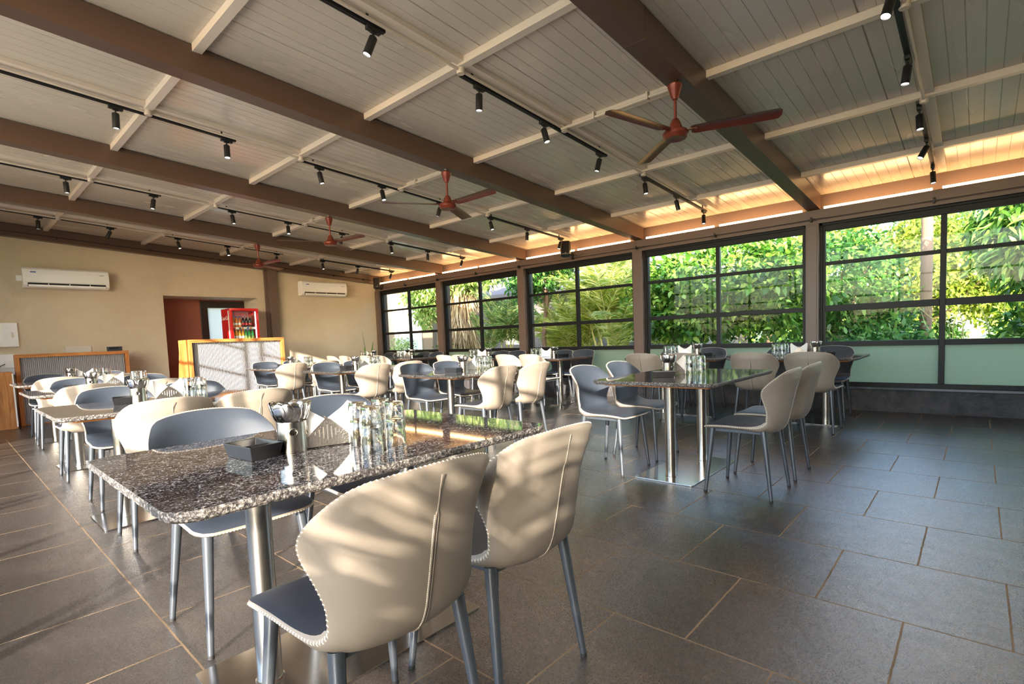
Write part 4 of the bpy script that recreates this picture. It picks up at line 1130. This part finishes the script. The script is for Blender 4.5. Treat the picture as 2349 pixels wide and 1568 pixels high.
# --- bay 2 (between 1.7 and 4.05): big glossy broadleaf
tree('dense glossy broadleaf tree filling the second window from the right', 'tree', 11.0, 4.1, [(0, 0, 2.05, 1.1, 1.55, 1.05), (-.2, 1.1, 1.8, .9, .8, .9), (-.1, -1.2, 2.0, .9, .8, .95), (-.4, .4, 1.5, .7, 1.0, .55)], 1150, 9, .17, .042, 'leaf', 1.6, .075, 5)
tree('darker leafy tree standing right behind the glossy broadleaf tree', 'tree', 12.6, 2.2, [(0, 0, 2.0, 1.1, 1.1, 1.1), (.2, -.4, 1.2, .9, .9, .8)], 800, 9, .15, .035, 'leaf_dark', 1.8, .08, 6)
# --- bay 1
tree('mango tree with long drooping leaves at the right window', 'tree', 11.2, -1.05, [(0, .1, 2.35, .9, .9, .8), (-.2, -.5, 2.0, .8, .6, .8), (.2, .5, 2.7, .8, .6, .45)], 900, 12, .24, .030, 'leaf', 2.0, .09, 8, down=.8)
tree('low leafy shrub with white flowers outside the right window', 'shrub', 11.3, 1.15, [(0, 0, .62, .75, .55, .42), (.1, -.45, .5, .5, .35, .35), (-.1, .5, .55, .5, .4, .35)], 330, 10, .17, .034, 'leaf_dark', .4, .03, 9, name='flowering_shrub')
b = B()
for (dx, dy, dz) in ((-.5, .1, 1.0), (-.6, .35, .85), (-.45, -.2, 1.02), (-.6, -.5, .7), (-.3, .6, .9), (-.62, .0, .6)):
    for q in range(5):
        a = 2*PI*q/5; strap(b, (11.3+dx, 1.15+dy, GZ+dz), (math.cos(a), math.sin(a), .5), .06, .02, .6, 4)
tag(b.build('shrub_flowers', 'paper_napkin'), 'white blossoms on the low shrub outside the right window', 'flowers', kind='stuff')
t = thing('palm_tree', 'tall palm with a ringed grey trunk behind the right window mullion', 'tree', (13.1, .78, GZ))
b = B(); b.lathe([(.10+.008*(k % 2)-.003*k*.1, k*.09) for k in range(62)], 18); b.build('trunk', 'bark', t, True)
def frond(rng, base, d0, L, nleaf, ll, droop, w=.012):
    p = np.array(base, float); d = np.array(d0, float); d /= np.linalg.norm(d); rach = [p.copy()]; P = []; D = []
    for k in range(nleaf):
        p = p+d*L/nleaf; d = d+np.array([0, 0, -droop/nleaf]); d /= np.linalg.norm(d); rach.append(p.copy())
        s = np.cross(d, [0, 0, 1.]); s /= np.linalg.norm(s)+1e-9
        if k > nleaf*.12:
            for sg in (-1, 1):
                P.append(p.copy()); D.append(s*sg*.9+d*.75+np.array([0, 0, -.10])+rng.normal(0, .08, 3))
    n = len(P); k = np.arange(n)/n; ln = ll*np.sin(np.pi*np.clip(.15+.8*k, 0, 1))**.6
    return rach, np.array(P), np.array(D), ln
def palm_crown(t, seed, bases, nf, L, nleaf, ll, mat, w=.014, droop=1.1, rise=(.6, 1.6), name='fronds'):
    rng = np.random.default_rng(seed); Ps = []; Ds = []; Ls = []; b = B()
    for bs in bases:
        for q in range(nf):
            a = 2*PI*q/nf+rng.uniform(-.3, .3); r = rng.uniform(*rise)
            rach, P, D, ln = frond(rng, bs, (math.cos(a), math.sin(a), r), L*rng.uniform(.75, 1.15), nleaf, ll, droop*rng.uniform(.7, 1.3))
            b.tube([tuple(x) for x in rach[::3]], .007, 4); Ps.append(P); Ds.append(D); Ls.append(ln)
    P = np.concatenate(Ps); D = np.concatenate(Ds); Ln = np.concatenate(Ls)
    V, F = leaves(rng, P, D, Ln, np.full(len(P), w), .2, .35)
    o = bpy.data.objects.new(name, np_mesh(name, V, F, mat)); COL.objects.link(o); o.parent = t
    b.build('frond_stems', 'pale_stem', t, True)
palm_crown(t, 3, [(0, 0, 5.6)], 16, 2.6, 40, .6, 'leaf_dark', .02, 1.3)
# far trees seen through bay 1
ft = [(23, -1.6, 3.0, 'leaf_yellow'), (22, 1.2, 3.0, 'leaf_yellow'), (26, 4.6, 3.8, 'leaf_yellow'), (27, -1.8, 3.2, 'leaf'), (28, 9.5, 4.2, 'leaf'), (24, 14.5, 4.0, 'leaf_yellow'), (20, 5.5, 2.6, 'leaf'), (34, 18, 4.5, 'leaf_yellow'), (33, 1.5, 4.6, 'leaf')]
wd = ['yellow green tree across the lawn, right of the palm trunk', 'yellow green tree across the lawn, left of the palm trunk', 'tall yellow green tree far behind the right window post', 'green tree across the lawn at the right edge of the frame', 'tall far green tree behind the glossy broadleaf tree', 'far yellow green tree behind the feathery palms', 'green tree behind the second window', 'far yellow green tree beyond the mango tree', 'farthest green tree beyond the lawn']
for i, (x, y, s_, mt) in enumerate(ft):
    tree(wd[i], 'tree', x, y, [(0, 0, s_*1.0, s_*.5, s_*.5, s_*.55), (0, s_*.42, s_*.75, s_*.36, s_*.36, s_*.36), (0, -s_*.42, s_*.8, s_*.36, s_*.36, s_*.38), (0, 0, s_*1.22, s_*.32, s_*.36, s_*.2)], 1500, 9, .17, .048, mt, s_*.8, .14, 20+i, group='trees beyond the lawn', spread=.5)
hs = [(23.6, -2.2), (23.0, 2.2), (22.8, 6.4)]
for i, (x, y) in enumerate(hs):
    tree('dark hedge bush beyond the garden path, %s from the right' % ORD[i], 'bush', x, y, [(0, 0, .7, .9, 1.9, .85)], 420, 9, .2, .05, 'leaf_dark', .5, .05, 40+i, name='hedge_bush', fork=False, group='hedge bushes beyond the path')
tree('fresh green shrub by the sill at the right edge of the frame', 'shrub', 10.0, -.62, [(0, 0, .85, .4, .35, .42)], 160, 9, .16, .035, 'leaf', .5, .03, 52, name='shrub')
t = thing('bare_shrub', 'bare pale branching shrub outside the right window', 'shrub', (10.6, .05, GZ))
b = B(); rr = random.Random(4)
for q in range(14):
    a = rr.uniform(0, 6.3); p = Vector((0, 0, .1)); d = Vector((math.cos(a)*.7, math.sin(a)*.7, 1.1)).normalized(); pts = [p.copy()]
    for k in range(6): d = (d+Vector((rr.uniform(-.3, .3), rr.uniform(-.3, .3), .1))).normalized(); p = p+d*.26; pts.append(p.copy())
    b.tube(pts, .01, 5, rads=[.013-.0018*k for k in range(7)])
b.build('branches', 'pale_stem', t, True)
# --- bay 3: areca palms
def areca(label, x, y, seed, h=1.5, nst=7, mat='leaf_palm', L=1.7, grp='feathery yellow palms', lw=.011, nl=36):
    t = thing('areca_palm', label, 'palm', (x, y, GZ), 0, grp); rr = random.Random(seed); bases = []; b = B()
    for q in range(nst):
        a = rr.uniform(0, 6.3); r_ = rr.uniform(.05, .35); hh = h*rr.uniform(.25, 1.1)
        x1, y1 = math.cos(a)*r_, math.sin(a)*r_; x2, y2 = x1*1.9, y1*1.9
        b.tube([(x1, y1, 0), ((x1+x2)/2, (y1+y2)/2, hh*.6), (x2, y2, hh)], .03, 8, rads=[.035, .03, .02]); bases.append((x2, y2, hh))
    b.build('canes', 'pale_stem', t, True)
    palm_crown(t, seed, bases, 6, L, nl, .40, mat, lw, 1.25, (1.3, 4.5)); return t
areca('feathery yellow green palm outside the third window, right pane', 10.6, 6.3, 3, 1.9, 9)
areca('feathery yellow green palm outside the third window, centre', 10.9, 7.5, 4, 1.1, 7)
areca('feathery yellow green palm outside the third window, left pane', 11.6, 8.6, 5, 1.0, 6, 'leaf_palm', 1.4)
areca('pale feathery palm outside the fourth window', 11.0, 10.2, 6, 1.2, 6, 'leaf_pale', 1.5)
areca('tall feathery palm rising behind the third window', 12.6, 7.4, 7, 2.3, 7, 'leaf_palm', 1.8)
tree('tree with dark hanging leaves at the top left of the third window', 'tree', 10.4, 8.15, [(0, 0, 3.1, .9, .8, .65), (-.1, .4, 2.6, .6, .5, .4)], 420, 11, .15, .032, 'leaf_dark', 2.9, .07, 12, down=.8)
# --- bay 4: palm trunk wrapped in dry fronds, hanging leaves above
t = thing('palm_tree', 'thick palm trunk wrapped in dry hanging fronds outside the fourth window', 'tree', (11.0, 12.0, GZ))
B().lathe([(.34-.05*math.sin(k*.5), k*.25) for k in range(16)], 18).build('trunk', 'bark', t, True)
rng = np.random.default_rng(5); n = 1500
a = rng.uniform(0, 2*np.pi, n); z = rng.uniform(1.2, 3.6, n); P = np.stack([np.cos(a)*.38, np.sin(a)*.38, z], 1)
D = np.stack([np.cos(a)*.35, np.sin(a)*.35, np.full(n, -1.)], 1)+rng.normal(0, .15, (n, 3))
V, F = leaves(rng, P, D, rng.uniform(.3, .8, n), rng.uniform(.012, .03, n), .2, .1)
o = bpy.data.objects.new('dry_fronds', np_mesh('dry_fronds', V, F, 'leaf_dry')); COL.objects.link(o); o.parent = t
B().tube([(.36*math.cos(q), .36*math.sin(q), 1.1+.03*q) for q in np.linspace(0, 30, 150)], .008, 5).build('light_cable', 'paper', t, True)
tree('leafy tree hanging over the fourth and fifth windows', 'tree', 10.9, 12.9, [(-.3, -.8, 3.3, .9, 1.2, .8), (-.4, .3, 3.0, .7, .7, .7), (0, -1.9, 3.4, .8, .8, .7), (-.5, .1, 2.2, .35, .35, .5)], 1200, 11, .15, .034, 'leaf_pale', 3.0, .1, 13, down=.8)
tree('small shrub under the fifth window, left', 'shrub', 9.6, 13.2, [(0, 0, .85, .35, .35, .4)], 120, 9, .08, .02, 'leaf_pale', .6, .02, 14, name='shrub')
tree('small shrub under the fifth window, right', 'shrub', 10.6, 12.2, [(0, 0, .7, .35, .35, .4)], 120, 9, .09, .02, 'leaf_dark', .5, .02, 15, name='shrub')
# --- house
t = thing('neighbouring_house', 'beige rendered house with a white door seen through the far left windows', 'house', (8.6, 15.6, GZ))
B().box(0, 4.2, 0, 6, 0, 5.2).box(4.2, 12, .9, 6, 0, 5.2).build('wall', 'house', t)
B().box(2.45, 3.65, -.04, .0, 0, 2.42).build('door_frame', 'white_paint', t)
B().box(2.85, 3.4, -.055, -.04, .12, 2.25).build('door_leaf', 'door_white', t)
t = thing('garden_pavilion', 'grey walled building with a low roof behind the palms', 'building', (14.6, 6.5, GZ))
B().box(0, 6, 0, 8.5, 0, 2.9).build('wall', 'house_grey', t)
B().add([(-.8, -.6, 2.75), (-.8, 9.2, 2.75), (3, 9.2, 4.2), (3, -.6, 4.2), (6.6, -.6, 2.8), (6.6, 9.2, 2.8), (-.8, -.6, 2.62), (-.8, 9.2, 2.62), (6.6, -.6, 2.67), (6.6, 9.2, 2.67)], [(0, 1, 2, 3), (3, 2, 5, 4), (6, 7, 1, 0), (6, 8, 9, 7), (0, 3, 4, 8, 6), (1, 7, 9, 5, 2)]).build('roof', 'house_grey', t)
for yy in (1.2, 3.6, 6.0): B().box(-.03, .0, yy, yy+.9, .9, 2.1).build('window', 'white_paint', t)
# --- planting on the left side of the building (the palm throws dappled shade on the front chairs)
areca('feathery palm outside the left windows beside the camera', -2.75, -1.45, 21, 1.2, 5, 'leaf_palm', 1.1, 'palms left of the building', .0058, 40)
for i in range(6):  # unseen hedge row, added to dim reflections in the window panes
    tree('unseen hedge bush added to dim the window reflections, %s from the road' % ORD[i], 'bush', -13.5, -8+i*5.4, [(0, 0, .75, .8, 2.3, .8)], 380, 9, .2, .05, 'leaf_dark', .5, .05, 90+i, name='hedge_bush', fork=False, group='added hedge bushes left of the building')
for i, (x, y) in enumerate(((-27, 0), (-28, 9), (-26, -12), (-2, -22), (6, -19), (14, -16))):  # out of view; the left ones are added to dim pane reflections
    tree('unseen garden tree behind the camera side, %s' % ORD[i], 'tree', x, y, [(0, 0, 2.2, 2.2, 2.2, 1.3)], 500, 9, .3, .08, 'leaf', 1.8, .12, 70+i, group='trees around the building', spread=.5)
